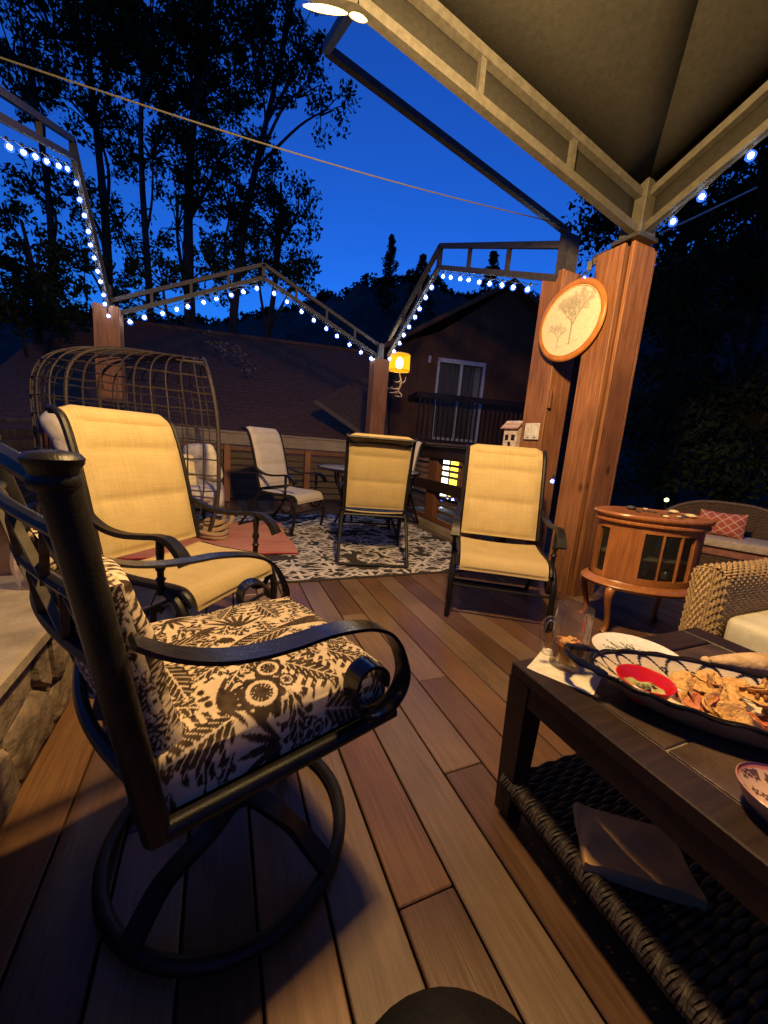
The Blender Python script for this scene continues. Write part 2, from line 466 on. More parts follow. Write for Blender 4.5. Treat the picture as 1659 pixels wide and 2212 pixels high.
for n in range(-26, 34):
    xc = (n + 3.03) * PW
    ymax = 6.0 if xc < 2.62 else 2.95
    segs = fixed.get(n)
    if segs is None:
        cut = random.uniform(-.6, 4.6); a = random.choice(tints); b = random.choice([t for t in tints if t != a])
        segs = [(-1.7, min(cut, ymax), a), (min(cut, ymax), ymax, b)]
    for y0, y1, t in segs:
        y1 = min(y1, ymax)
        if y1 - y0 < .1: continue
        L = y1 - y0 - .003
        bm = MB().box((0, 0, 0), (PW - .0055 + random.uniform(-.0008, .0008), L, .028), bev=.003)
        o = bm.build('board', BW[t], deck, smooth=False)
        o.location = (xc, (y0 + y1) / 2, -.014 + random.uniform(-.0008, .0004))

# ------------------------------------------------------------------ stone hearth (raised fire pit block) at the left
hx1, hy0, hy1, htop = -.49, -.35, 1.77, .355
hearth = thing('stone_hearth', (-1.1, .7, 0), 'low fieldstone fire pit block with a broad concrete slab top', 'fire pit')
HO = (-1.1, .7, 0)
MB().box((-1.13, (hy0 + hy1) / 2, htop / 2), (1.28 - .03, hy1 - hy0 - .03, htop)).build('core', MORTAR, hearth, False, HO)
MB().box((-1.12, (hy0 + hy1) / 2 + .005, htop + .022), (1.33, hy1 - hy0 + .06, .044), bev=.008).build('slab_top', CONCRETE, hearth, False, HO)
# stones on the right face (x = hx1) and the far face
def stones(nu, nv, u0, u1, v0, v1, mapf, seed):
    rr = random.Random(seed)
    P = {}
    for i in range(nu + 1):
        for k in range(nv + 1):
            du = 0 if i in (0, nu) else rr.uniform(-.38, .38) / nu
            dv = 0 if k in (0, nv) else rr.uniform(-.33, .33) / nv
            P[i, k] = (u0 + (u1 - u0) * (i / nu + du), v0 + (v1 - v0) * (k / nv + dv))
    used = set()
    for k in range(nv):
        for i in range(nu):
            if (i, k) in used: continue
            w = 2 if (i + 1 < nu and rr.random() < .35) else 1
            for q in range(w): used.add((i + q, k))
            poly = [P[i, k]] + ([P[i + 1, k]] if w == 2 else []) + [P[i + w, k], P[i + w, k + 1]] + ([P[i + 1, k + 1]] if w == 2 else []) + [P[i, k + 1]]
            cu = sum(p[0] for p in poly) / len(poly); cv = sum(p[1] for p in poly) / len(poly)
            # chamfer corners, inset for the joint, three rings bulging outward
            ring = []
            m = len(poly)
            for q in range(m):
                a, b, c = poly[q - 1], poly[q], poly[(q + 1) % m]
                for t in (.82, 1.0 - .0):
                    pass
                ring.append((b[0] + (a[0] - b[0]) * .16, b[1] + (a[1] - b[1]) * .16)); ring.append((b[0] + (c[0] - b[0]) * .16, b[1] + (c[1] - b[1]) * .16))
            mb = MB(); V = []; F = []; R = len(ring)
            tilt = (rr.uniform(-.05, .05), rr.uniform(-.05, .05)); pr_ = rr.uniform(.022, .042)
            for sc, d in ((.94, 0), (.92, pr_ * .6), (.8, pr_), (.4, pr_ * 1.12)):
                for (a, b) in ring:
                    uu = cu + (a - cu) * sc; vv = cv + (b - cv) * sc
                    V.append(mapf(uu, vv, d + (tilt[0] * (uu - cu) + tilt[1] * (vv - cv)) * (d > 0) + rr.uniform(-.003, .003) * (d > 0)))
            for q in range(3):
                for z in range(R):
                    F.append((q * R + z, q * R + (z + 1) % R, (q + 1) * R + (z + 1) % R, (q + 1) * R + z))
            F.append(tuple(3 * R + z for z in range(R)))
            mb.add(V, F)
            mb.build('stone', STONE, hearth, True, HO, angle=30)
stones(13, 2, hy0 + .02, hy1 - .02, .0, htop - .004, lambda u, v, d: (hx1 - .02 + d, u, v), 5)
stones(7, 2, -1.74, hx1 - .02, .0, htop - .004, lambda u, v, d: (u, hy1 - .02 + d, v), 6)

# ------------------------------------------------------------------ rails
def rail_far():
    y = 5.95
    t = thing('deck_railing', (.55, y, 0), 'far slatted deck railing with a pale grey top board', 'railing')
    O = (.55, y, 0)
    MB().box((.55, y - .01, .895), (3.75, .042, .155), bev=.004).build('top_board', GREYWOOD, t, False, O)
    MB().box((.55, y + .03, .990), (3.8, .15, .03), bev=.004).build('cap_board', GREYWOOD, t, False, O)
    for px in (-1.05, .09, 1.22, 2.2):
        MB().box((px, y - .075, .41), (.085, .085, .80), bev=.004).build('post', CEDAR, t, False, O)
    MB().box((.55, y - .03, .77), (3.7, .03, .06), bev=.003).build('upper_rail', CEDAR2, t, False, O)
    for k in range(7):
        z = .08 + k * .098
        MB().box((.55, y + .02 + .012 * (k % 2), z), (3.7, .022, .078), bev=.003).build('slat', SLATW, t, False, O)
def rail_left():
    x = -1.95
    t = thing('deck_railing', (x, 3.9, 0), 'dark slatted side railing behind the rattan cage chair', 'railing')
    O = (x, 3.9, 0)
    MB().box((x, 3.9, .93), (.14, 4.1, .04), bev=.004).build('cap_board', SLATW, t, False, O)
    for py in (1.95, 3.2, 4.6, 5.85):
        MB().box((x + .05, py, .45), (.085, .085, .9), bev=.004).build('post', CEDAR2, t, False, O)
    for k in range(7):
        MB().box((x, 3.9, .08 + k * .12), (.022, 4.0, .09), bev=.003).build('slat', SLATW, t, False, O)
def rail_right():
    x = 2.46
    t = thing('deck_railing', (x, 4.2, 0), 'right deck railing with black boards and lit slats behind', 'railing')
    O = (x, 4.2, 0)
    ym, yl = 4.25, 3.12
    MB().box((x, ym, .945), (.045, yl, .14), bev=.004).build('top_board', DARKWOOD, t, False, O)
    MB().box((x, ym, 1.032), (.20, yl, .03), bev=.004).build('cap_board', DARKWOOD, t, False, O)
    MB().box((x, ym, .53), (.045, yl, .13), bev=.004).build('middle_board', DARKWOOD, t, False, O)
    MB().box((x, ym, .12), (.05, yl, .055), bev=.004).build('bottom_rail', CEDAR2, t, False, O)
    MB().box((x - .02, ym, .042), (.13, yl, .085), bev=.005).build('kerb', GREYWOOD, t, False, O)
    for py, w in ((5.62, .09), (4.98, .09), (4.28, .22), (3.58, .09), (2.9, .09)):
        MB().box((x + .07, py, .46), (.09, w, .92), bev=.004).build('post', CEDAR2, t, False, O)
    for k in range(4):
        MB().box((x + .10, ym, .66 + k * .071), (.022, yl, .030), bev=.002).build('slat', SLATW, t, False, O)
    for k in range(3):
        MB().box((x + .10, ym, .21 + k * .085), (.022, yl, .036), bev=.002).build('slat', SLATW, t, False, O)
rail_far(); rail_left(); rail_right()

# ------------------------------------------------------------------ timber posts
def post(name, label, x, y, w, d, ztop, mat=CEDAR, extra=None):
    t = thing(name, (x, y, 0), label, 'post'); O = (x, y, 0)
    # clad with four planks round a steel core
    MB().box((x - w / 2 + .012, y, ztop / 2), (.024, d - .05, ztop), bev=.003).build('plank', mat, t, False, O)
    MB().box((x + w / 2 - .012, y, ztop / 2), (.024, d - .05, ztop), bev=.003).build('plank', mat, t, False, O)
    MB().box((x, y - d / 2 + .012, ztop / 2), (w, .024, ztop + .004), bev=.003).build('plank', mat, t, False, O)
    MB().box((x, y + d / 2 - .012, ztop / 2), (w, .024, ztop + .004), bev=.003).build('plank', mat, t, False, O)
    MB().box((x, y, ztop / 2 + .12), (.085, .085, ztop + .24), bev=.004).build('steel_core', extra or STEEL, t, False, O)
    return t
post('timber_post', 'reddish timber post carrying the lit antler lamp', 2.26, 5.83, .24, .22, 2.26)
post('timber_post', 'timber post at the back left corner, behind the cage chair', -1.24, 5.86, .26, .22, 2.33)

def big_post():
    # near gazebo corner: planks round a square steel post, open joint at the corner
    t = thing('timber_post', (2.48, 2.02, 0), 'square cedar plank post to the right of the oval picture', 'post'); O = (2.48, 2.02, 0)
    MB().box((2.373, 2.038, 1.19), (.026, .205, 2.38), bev=.004).build('plank', CEDAR, t, False, O)
    MB().box((2.495, 1.913, 1.195), (.196, .026, 2.39), bev=.004).build('plank', CEDAR, t, False, O)
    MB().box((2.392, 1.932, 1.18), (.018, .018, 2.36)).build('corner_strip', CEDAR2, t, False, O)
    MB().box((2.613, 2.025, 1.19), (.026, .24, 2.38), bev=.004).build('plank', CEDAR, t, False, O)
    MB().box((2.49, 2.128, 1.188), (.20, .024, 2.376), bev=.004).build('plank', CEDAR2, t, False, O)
    MB().box((2.49, 2.03, 1.19), (.12, .12, 2.38), bev=.004).build('steel_core', STEEL, t, False, O)
    MB().box((2.435, 1.925, 2.555), (.145, .145, .30), bev=.004).build('steel_head', STEEL, t, False, O)
    MB().box((2.445, 1.945, 2.400), (.19, .19, .026), bev=.003).build('collar', DARKSTEEL, t, False, O)
    # far gazebo corner post just behind it
    t = thing('timber_post', (2.49, 2.54, 0), 'square cedar plank post behind the oval picture, with the white switch plate', 'post'); O = (2.49, 2.54, 0)
    MB().box((2.393, 2.548, 1.20), (.026, .225, 2.40), bev=.004).build('plank', CEDAR, t, False, O)
    MB().box((2.49, 2.428, 1.195), (.22, .026, 2.39), bev=.004).build('plank', CEDAR, t, False, O)
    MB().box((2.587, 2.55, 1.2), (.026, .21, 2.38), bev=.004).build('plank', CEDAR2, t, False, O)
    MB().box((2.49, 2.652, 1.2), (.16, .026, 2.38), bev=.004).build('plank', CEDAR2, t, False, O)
    MB().box((2.48, 2.53, 1.34), (.11, .11, 2.68), bev=.004).build('steel_core', STEEL, t, False, O)
    MB().box((2.372, 2.45, 2.30), (.024, .05, .20), bev=.003).build('batten', CEDAR, t, False, O)
    MB().box((2.39, 2.40, 1.45), (.02, .03, .14), bev=.003).build('batten', CEDAR2, t, False, O)
big_post()

# ------------------------------------------------------------------ gazebo frames
def bar(p, q, r=.02, sq=True):
    m = MB(); m.tube([p, q], 1, flat=(r, r), up=(0, 0, 1) if abs(Vector(q).z - Vector(p).z) < .8 * (Vector(q) - Vector(p)).length else (1, 0, 0))
    return m
def truss(t, O, a, pk, b, depth, n, mat, r=.02, name_low='lower_chord', name_up='upper_chord'):
    """gable truss a -> peak -> b: two chords and short uprights"""
    for p, q in ((a, pk), (pk, b)):
        p = Vector(p); q = Vector(q); up = Vector((0, 0, depth))
        bar(p, q, r).build(name_low, mat, t, False, O)
        bar(p + up, q + up, r).build(name_up, mat, t, False, O)
        for k in range(1, n + 1):
            f = k / (n + 1); m_ = p.lerp(q, f)
            bar(m_, m_ + up, r * .7).build('upright', mat, t, False, O)
    bar(pk, Vector(pk) + Vector((0, 0, depth)), r).build('upright', mat, t, False, O)

NX0, NX1, NY0, NY1 = -1.40, 2.42, -1.75, 1.90
near = thing('gazebo', (.5, .1, 0), 'canopied gazebo overhead with tan steel trusses and a dark cloth roof', 'gazebo'); ON = (.5, .1, 0)
ZC, ZP = 2.425, 2.80
cx_, cy_ = (NX0 + NX1) / 2, (NY0 + NY1) / 2
truss(near, ON, (NX1, NY1, ZC), (.515, NY1, ZP), (NX0, NY1, ZC), .195, 2, STEEL, .022)
truss(near, ON, (NX1, NY1, ZC), (NX1, cy_, ZP + .32), (NX1, NY0, ZC), .195, 2, STEEL, .022)
truss(near, ON, (NX0, NY1, ZC), (NX0, cy_, ZP + .32), (NX0, NY0, ZC), .195, 2, STEEL, .022)
truss(near, ON, (NX0, NY0, ZC), (.515, NY0, ZP), (NX1, NY0, ZC), .195, 4, STEEL, .022)
for cx2, cy2 in ((NX0, NY1), (NX0, NY0), (NX1, NY0)):
    MB().box((cx2, cy2, 1.3), (.09, .09, 2.62), bev=.004).build('corner_post', STEEL, near, False, ON)
apex = (.515, .08, 3.95)
ztop = ZC + .235; zpk = ZP + .24
ring8 = [(NX1 + .03, NY1 + .03, ztop), (.515, NY1 + .03, zpk), (NX0 - .03, NY1 + .03, ztop), (NX0 - .03, cy_, zpk + .32), (NX0 - .03, NY0 - .03, ztop), (.515, NY0 - .03, zpk), (NX1 + .03, NY0 - .03, ztop), (NX1 + .03, cy_, zpk + .32)]
cm = MB()
for k in range(8):
    A = Vector(ring8[k]); B = Vector(ring8[(k + 1) % 8]); T = Vector(apex)
    nn = 8; V = []; F = []; idx = {}
    for i in range(nn + 1):
        for q in range(nn + 1 - i):
            a = i / nn; b = q / nn
            p = A * (1 - a - b) + B * b + T * a
            p.z -= .05 * sin(pi * min(1, a)) * sin(pi * min(1, b / max(1e-6, 1 - a))) if i < nn else 0
            idx[i, q] = len(V); V.append(p)
    for i in range(nn):
        for q in range(nn - i):
            F.append((idx[i, q], idx[i, q + 1], idx[i + 1, q]))
            if q + 1 <= nn - i - 1: F.append((idx[i, q + 1], idx[i + 1, q + 1], idx[i + 1, q]))
    cm.add(V, F)
can = cm.build('canopy_cloth', CANVAS, near, True, ON, angle=20)
sol = can.modifiers.new('thick', 'SOLIDIFY'); sol.thickness = .004
vm = MB()
for k in range(8):
    A = Vector(ring8[k]); B = Vector(ring8[(k + 1) % 8])
    dz = Vector((0, 0, -.245))
    V = []; F = []
    for i in range(13):
        p = A.lerp(B, i / 12); V += [p, p + dz + Vector((0, 0, .006 * sin(i * 2.1)))]
        if i < 12: F.append((2 * i, 2 * i + 1, 2 * i + 3, 2 * i + 2))
    vm.add(V, F)
val = vm.build('valance', CANVAS, near, True, ON, angle=20)
sol = val.modifiers.new('thick', 'SOLIDIFY'); sol.thickness = .004
# two pale tie-back rolls of cloth below the front peak
for (a, b, label) in (((.285, NY1 - .06, 2.640), (.462, NY1 - .06, 2.690), ''), ((.468, NY1 - .06, 2.690), (.545, NY1 - .06, 2.700), '')):
    m = MB(); pts = [Vector(a).lerp(Vector(b), i / 8) for i in range(9)]
    m.tube(pts, [.003 + .010 * sin(pi * i / 8) ** .6 for i in range(9)], 8)
    m.build('rolled_curtain', CREAM, near, True, ON)

far = thing('gazebo', (.57, 4.2, 0), 'bare steel gazebo frame over the rug, strung with small lights', 'gazebo'); OF = (.57, 4.2, 0)
FX0, FX1, FY0, FY1 = -1.22, 2.40, 2.50, 5.86
FRM = noise_mat('brown_frame_paint', (.034, .030, .026), (.056, .050, .043), .5, .1, 30)
truss(far, OF, (FX0, FY1, 2.24), (.52, FY1, 3.05), (FX1 - .12, FY1, 2.30), .16, 3, FRM, .022)
truss(far, OF, (FX1, FY1, 2.36), (FX1, 4.47, 3.13), (FX1, FY0, 2.36), .235, 2, FRM, .024)
truss(far, OF, (FX0, FY1, 2.24), (FX0, 4.76, 3.28), (FX0, FY0, 2.36), .14, 2, FRM, .022)
for p, q in (((FX1, FY0, 2.69), (.52, FY0, 3.09)),):
    bar(p, q, .02).build('near_chord', DARKSTEEL, far, False, OF)
bar((.52, FY0, 3.09), (.515, 1.94, 2.83), .02).build('tie_strut', DARKSTEEL, far, False, OF)
bar((FX1, FY0, 2.36), (FX1, FY0, 2.70), .026).build('corner_upright', FRM, far, False, OF)
MB().box((FX0, FY0 - .05, 1.2), (.07, .07, 2.55), bev=.004).build('corner_post', FRM, far, False, OF)
rp = MB(); A = Vector((2.36, 2.47, 2.71)); B = Vector((-1.2, 2.47, 2.47))
rp.tube([A.lerp(B, i / 24) - Vector((0, 0, .05 * sin(pi * i / 24))) for i in range(25)], .0040, 6)
tag(rp.build('support_rope', noise_mat('rope', (.045, .042, .036), (.08, .075, .064), .9, 0, 200, .5), None, True, (2.36, 2.47, 2.71)), 'thin tan rope stretched across the open gazebo', 'rope')

# bulb strings -------------------------------------------------------
BULB_IN = emit_mat('led_core', (.66, .78, 1.0), 85.0, True)
def bulb_glow():
    m, nt, p = _new('bulb_frost'); nt.nodes.remove(p)
    e = nt.nodes.new('ShaderNodeEmission'); e.inputs[0].default_value = (.05, .16, 1, 1); e.inputs[1].default_value = 2.0
    t = nt.nodes.new('ShaderNodeBsdfTransparent'); mx = nt.nodes.new('ShaderNodeMixShader'); mx.inputs[0].default_value = .38
    nt.links.new(t.outputs[0], mx.inputs[1]); nt.links.new(e.outputs[0], mx.inputs[2]); nt.links.new(mx.outputs[0], nt.nodes['Material Output'].inputs[0])
    m.cycles.emission_sampling = 'NONE'
    return m
BULB_OUT = bulb_glow()
bulb_me = {}
def bulb_meshes(k):
    if k in bulb_me: return bulb_me[k]
    a = MB().sphere((0, 0, -.030 * k), .0135 * k, 8, 6).build('bulb', BULB_IN)
    b = MB().lathe([(.004 * k, 0), (.012 * k, -.008 * k), (.024 * k, -.024 * k), (.027 * k, -.036 * k), (.018 * k, -.052 * k), (.003 * k, -.058 * k)], 10).build('globe', BULB_OUT)
    ma, mb2 = a.data, b.data
    bpy.data.objects.remove(a); bpy.data.objects.remove(b)
    bulb_me[k] = (ma, mb2); return bulb_me[k]
CABLE = flat('bulb_cable', (.006, .006, .006), .8)
def strand(label, pts, n, t0=0.0, t1=1.0, drop=.07, k=1.0, off=(0, 0)):
    P = [Vector(p) for p in pts]
    seg = [(P[i + 1] - P[i]).length for i in range(len(P) - 1)]; tot = sum(seg)
    def at(f):
        d = f * tot
        for i, s in enumerate(seg):
            if d <= s or i == len(seg) - 1: return P[i].lerp(P[i + 1], max(0, min(1, d / s)))
            d -= s
    O = tuple(P[0])
    t = thing('light_string', O, label, 'string lights', 'bulb strings on the gazebos')
    cable = MB(); cp_ = []
    N = n * 4
    for i in range(N + 1):
        f = t0 + (t1 - t0) * i / N
        q = at(f) + Vector((off[0], off[1], -drop + .02 - .014 * abs(sin(pi * i / 4))))
        cp_.append(q)
    cable.tube(cp_, .0035, 4)
    for i in range(n):
        f = t0 + (t1 - t0) * (i + .5) / n
        q = at(f) + Vector((off[0], off[1], -drop))
        cable.tube([q + Vector((0, 0, .025)), q], .008, 6)
    cable.build('cable', CABLE, t, True, O)
    ma, mb2 = bulb_meshes(k)
    for i in range(n):
        f = t0 + (t1 - t0) * (i + .5 + random.uniform(-.12, .12)) / n
        q = at(f) + Vector((off[0], off[1], -drop)) - Vector(O)
        b = bpy.data.objects.new('bulb', ma); COL.objects.link(b); b.parent = t; b.location = q
        b.rotation_euler = (random.uniform(-.25, .25), random.uniform(-.25, .25), 0)
        gl = bpy.data.objects.new('globe', mb2); COL.objects.link(gl); gl.parent = b
    return t
strand('string of blue-white bulbs on the left beam nearest the top left edge', [(FX0, 3.35, 2.66), (FX0, 4.70, 3.24)], 6, k=.95)
strand('string of blue-white bulbs running down the far left beam to the corner post', [(FX0, 4.78, 3.24), (FX0, 5.80, 2.27)], 11, k=1.0)
strand('string of blue-white bulbs climbing the far beam behind the cage chair', [(FX0 + .12, FY1, 2.28), (.52, FY1, 3.05)], 10, k=1.3)
strand('string of blue-white bulbs descending the far beam towards the lamp post', [(.56, FY1, 3.04), (2.22, FY1, 2.33)], 9, k=1.25)
strand('string of blue-white bulbs climbing from the antler lamp to the right peak', [(FX1, 5.84, 2.36), (FX1, 4.52, 3.10)], 9, k=1.25)
strand('string of blue-white bulbs along the flat right beam above the house window', [(FX1, 4.44, 3.13), (FX1, 2.72, 2.44)], 9, k=1.05)
strand('three blue-white bulbs under the canopy edge at the right', [(2.415, 1.80, 2.43), (2.415, 1.28, 2.66)], 3, drop=.045, k=.9)
strand('single bright bulb hanging in the gap between the two plank posts', [(2.42, 2.33, 2.36), (2.42, 2.24, 2.38)], 1, drop=.06, k=1.0)
strand('small lit bulb low in the gap between the two plank posts', [(2.365, 2.235, .86), (2.365, 2.20, .86)], 1, drop=.02, k=.7)

# ------------------------------------------------------------------ lamps
def add_point(name, loc, power, color, radius, parent=None):
    l = bpy.data.lights.new(name, 'POINT'); l.energy = power; l.color = color; l.shadow_soft_size = radius
    o = bpy.data.objects.new(name, l); COL.objects.link(o); o.location = loc
    if parent is not None: o.parent = parent
    return o
# hanging lamp below the front peak of the canopy (lights the seating)
LX, LY, LZ = .55, .85, 2.42
t = thing('pendant_lamp', (LX, LY, LZ), 'warm pendant lamp hanging under the canopy peak', 'lamp')
MB().tube([(0, 0, .16), (0, 0, 1.05)], .004, 6).build('cord', BLACK, t)
MB().lathe([(.02, .16), (.05, .155), (.055, .14)], 16).build('cap', BLACK, t)
for k in range(4):
    a = k * pi / 2 + .4
    MB().tube([(.05 * cos(a), .05 * sin(a), .145), (.075 * cos(a), .075 * sin(a), .0), (.05 * cos(a), .05 * sin(a), -.12)], .003, 5).build('cage_wire', BLACK, t)
MB().lathe([(.001, -.128), (.070, -.128), (.076, -.124), (.076, -.118), (.001, -.116)], 24, cap=False).build('light_block_disc', BLACK, t)  # unseen opaque disc added to dim the floor below the lamp
add_point('lamp_light', (0, 0, 0), KEY_POWER, KEY_COLOR, .10, t)

# antler lamp on the far timber post
ax, ay = 2.585, 5.80
t = thing('antler_lamp', (ax, ay, 1.75), 'lit antler wall lamp with an amber drum shade', 'lamp'); OA = (ax, ay, 1.75)
def amber():
    m, nt, p = _new('amber_shade'); nt.nodes.remove(p)
    e = nt.nodes.new('ShaderNodeEmission'); e.inputs[0].default_value = (1, .42, .012, 1); e.inputs[1].default_value = 1.7
    tr = nt.nodes.new('ShaderNodeBsdfTransparent'); tr.inputs[0].default_value = (1, .75, .3, 1)
    mx = nt.nodes.new('ShaderNodeMixShader'); mx.inputs[0].default_value = .50
    nt.links.new(tr.outputs[0], mx.inputs[1]); nt.links.new(e.outputs[0], mx.inputs[2]); nt.links.new(mx.outputs[0], nt.nodes['Material Output'].inputs[0])
    return m
sh = MB().lathe([(.165, 2.145), (.158, 2.39)], 28, (ax, ay, 0), cap=False).build('shade', amber(), t, True, OA)
trim = MB()
for z, r_ in ((2.145, .166), (2.39, .159)):
    trim.tube([(ax + r_ * cos(a * pi / 14), ay + r_ * sin(a * pi / 14), z) for a in range(28)], .004, 5, closed=True)
trim.build('trim', flat('brass_trim', (.35, .2, .06), .4), sh, True).location = (-OA[0], -OA[1], -OA[2])
bl = MB().sphere((ax, ay, 2.262), .056, 12, 8, 1.6).build('light_bulb', emit_mat('filament', (1, .84, .5), 30), t, True, OA)
ANT = noise_mat('antler_bone', (.42, .30, .17), (.68, .53, .34), .45, 0, 25, .2)
anm = MB()
anm.tube(smoothpts([(ax, ay, 2.14), (ax + .03, ay, 2.06), (ax + .05, ay - .01, 1.96), (ax + .02, ay, 1.86), (ax - .02, ay, 1.80)]), [.012] * 9 + [.016] * 16, 7)
anm.tube(smoothpts([(ax + .04, ay, 2.00), (ax - .04, ay - .05, 1.96), (ax - .10, ay - .08, 1.97)]), [.011 - .0006 * i for i in range(13)], 6)
anm.tube(smoothpts([(ax + .02, ay, 1.88), (ax - .08, ay - .05, 1.855), (ax - .15, ay - .07, 1.88)]), [.012 - .0007 * i for i in range(13)], 6)
anm.tube(smoothpts([(ax, ay, 1.83), (ax - .09, ay - .05, 1.80), (ax - .16, ay - .06, 1.79)]), [.012 - .0007 * i for i in range(13)], 6)
anm.tube(smoothpts([(ax + .03, ay, 1.95), (ax + .09, ay - .05, 1.99), (ax + .10, ay - .06, 2.06)]), [.010 - .0005 * i for i in range(13)], 6)
anm.tube(smoothpts([(ax + .01, ay, 1.84), (ax + .07, ay - .03, 1.78), (ax + .03, ay - .06, 1.75), (ax - .06, ay - .05, 1.755)]), [.012 - .0004 * i for i in range(19)], 6)
anm.build('antler_stem', ANT, t, True, OA)
MB().box((ax - .1, ay, 1.84), (.20, .03, .05), bev=.004).build('bracket', BLACK, t, False, OA)
add_point('antler_light', (ax - OA[0], ay - OA[1], 2.27 - OA[2]), 26.0, (1, .55, .16), .035, t)

# ------------------------------------------------------------------ houses
HWALL = wood_mat('house_siding', (.095, .042, .018), (.16, .074, .034), (7, 7, .5), .8, False, .3, 3)
ROOF = noise_mat('roof_shingle', (.125, .056, .025), (.205, .098, .048), .9, 0, 14, .6, 30, detail=8, stretch=(1, 1, 1), rnd=False)
house = thing('house', (6.9, 9.9, -2.6), 'brown neighbouring house with a white sliding door and dark balcony', 'house', rz=0); OH = (6.9, 9.9, -2.6)
hu = Vector((.972, -.235, 0)).normalized(); hn_ = Vector((hu.y, -hu.x, 0)); hn_ = -hn_ if hn_.y > 0 else hn_   # faces the deck
H0 = Vector((5.71, 10.14, 0))
def hp(u, d, z): return H0 + hu * u + hn_ * d + Vector((0, 0, z))
def hbox(u0, u1, d0, d1, z0, z1, bev=0):
    R = Matrix((hu, -hn_, Vector((0, 0, 1)))).transposed()
    c = hp((u0 + u1) / 2, (d0 + d1) / 2, (z0 + z1) / 2)
    return MB().box(c, (abs(u1 - u0), abs(d1 - d0), abs(z1 - z0)), R, bev)
# gable wall with its opening left free
wl = MB()
def wallpoly(pts, d0=-.02, d1=-.20):
    n = len(pts); V = [hp(u, d0, z) for u, z in pts] + [hp(u, d1, z) for u, z in pts]
    F = [tuple(range(n)), tuple(range(2 * n - 1, n - 1, -1))] + [(i, n + i, n + (i + 1) % n, (i + 1) % n) for i in range(n)]
    wl.add(V, F)
UL, UR, UP, ZE, ZA = -1.25, 5.2, 1.9, 3.75, 5.6
wu0, wu1, wz0, wz1 = .0, 1.46, 1.25, 3.52
wallpoly([(UL, -2.6), (wu0, -2.6), (wu0, 4.25), (UL, ZE)])
wallpoly([(wu0, wz1), (wu1, wz1), (wu1, 5.3), (wu0, 4.25)])
wallpoly([(wu0, -2.6), (wu1, -2.6), (wu1, wz0), (wu0, wz0)])
wallpoly([(wu1, -2.6), (UR, -2.6), (UR, ZE), (UP, ZA), (wu1, 5.3)])
wl.build('wall', HWALL, house, False, OH)
hbox(UL, UR, -6.0, -.25, -2.6, ZE).build('house_body', HWALL, house, False, OH)
rf = MB()
for a, b in (((UL - .35, ZE - .2), (UP, ZA + .08)), ((UP, ZA + .08), (UR + .35, ZE - .2))):
    V = [hp(a[0], .25, a[1]), hp(b[0], .25, b[1]), hp(b[0], -6.2, b[1]), hp(a[0], -6.2, a[1])]
    V += [v + Vector((0, 0, .14)) for v in V]
    rf.add(V, [(0, 3, 2, 1), (4, 5, 6, 7), (0, 1, 5, 4), (1, 2, 6, 5), (2, 3, 7, 6), (3, 0, 4, 7)])
rf.build('roof', ROOF, house, False, OH)
WHITE = flat('white_window_frame', (.62, .60, .55), .5)
win = hbox(wu0 + .06, wu1 - .06, -.20, -.17, wz0, wz1).build('window_back', noise_mat('dim_curtain', (.16, .14, .095), (.34, .31, .22), .9, 0, 3, stretch=(8, 8, .3), rnd=False), house, False, OH)
fr = thing('sliding_door', (0, 0, 0)); fr.parent = house
for u0, u1, z0, z1 in ((wu0, wu0 + .07, wz0, wz1), (wu1 - .07, wu1, wz0, wz1), (wu0, wu1, wz1 - .09, wz1 + .02), ((wu0 + wu1) / 2 - .035, (wu0 + wu1) / 2 + .035, wz0, wz1), (wu0, wu1, wz0 - .02, wz0 + .07)):
    o = hbox(u0, u1, -.10, .02, z0, z1).build('frame', WHITE, fr, False, OH)
for u0, u1 in ((wu0 + .07, (wu0 + wu1) / 2 - .035), ((wu0 + wu1) / 2 + .035, wu1 - .07)):
    hbox(u0, u1, -.07, -.06, wz0 + .07, wz1 - .09).build('pane', thin_glass('dark_pane', (.02, .02, .022), .25, .12), fr, False, OH)
hbox(wu1 - .26, wu1 - .10, -.15, -.12, wz0 + .05, wz1 - .1).build('curtain', CREAM, house, False, OH)
# balcony
bz = 1.06
hbox(-.75, 3.3, 0.0, 1.15, bz - .22, bz).build('balcony_floor', SLATW, house, False, OH)
hbox(-.75, 3.3, 1.06, 1.16, bz + 1.20, bz + 1.34).build('balcony_rail', DARKWOOD, house, False, OH)
hbox(-.78, -.68, 0.0, 1.16, bz + 1.20, bz + 1.34).build('balcony_rail', DARKWOOD, house, False, OH)
hbox(-.75, 3.3, 1.09, 1.13, bz + .10, bz + .16).build('balcony_rail', DARKWOOD, house, False, OH)
for k in range(31):
    u = -.70 + k * .132
    hbox(u, u + .035, 1.09, 1.125, bz, bz + 1.22).build('baluster', DARKWOOD, house, False, OH)
hbox(-.30, -.22, 0, .10, 3.35, 3.55, .02).build('wall_light', WHITE, house, False, OH)

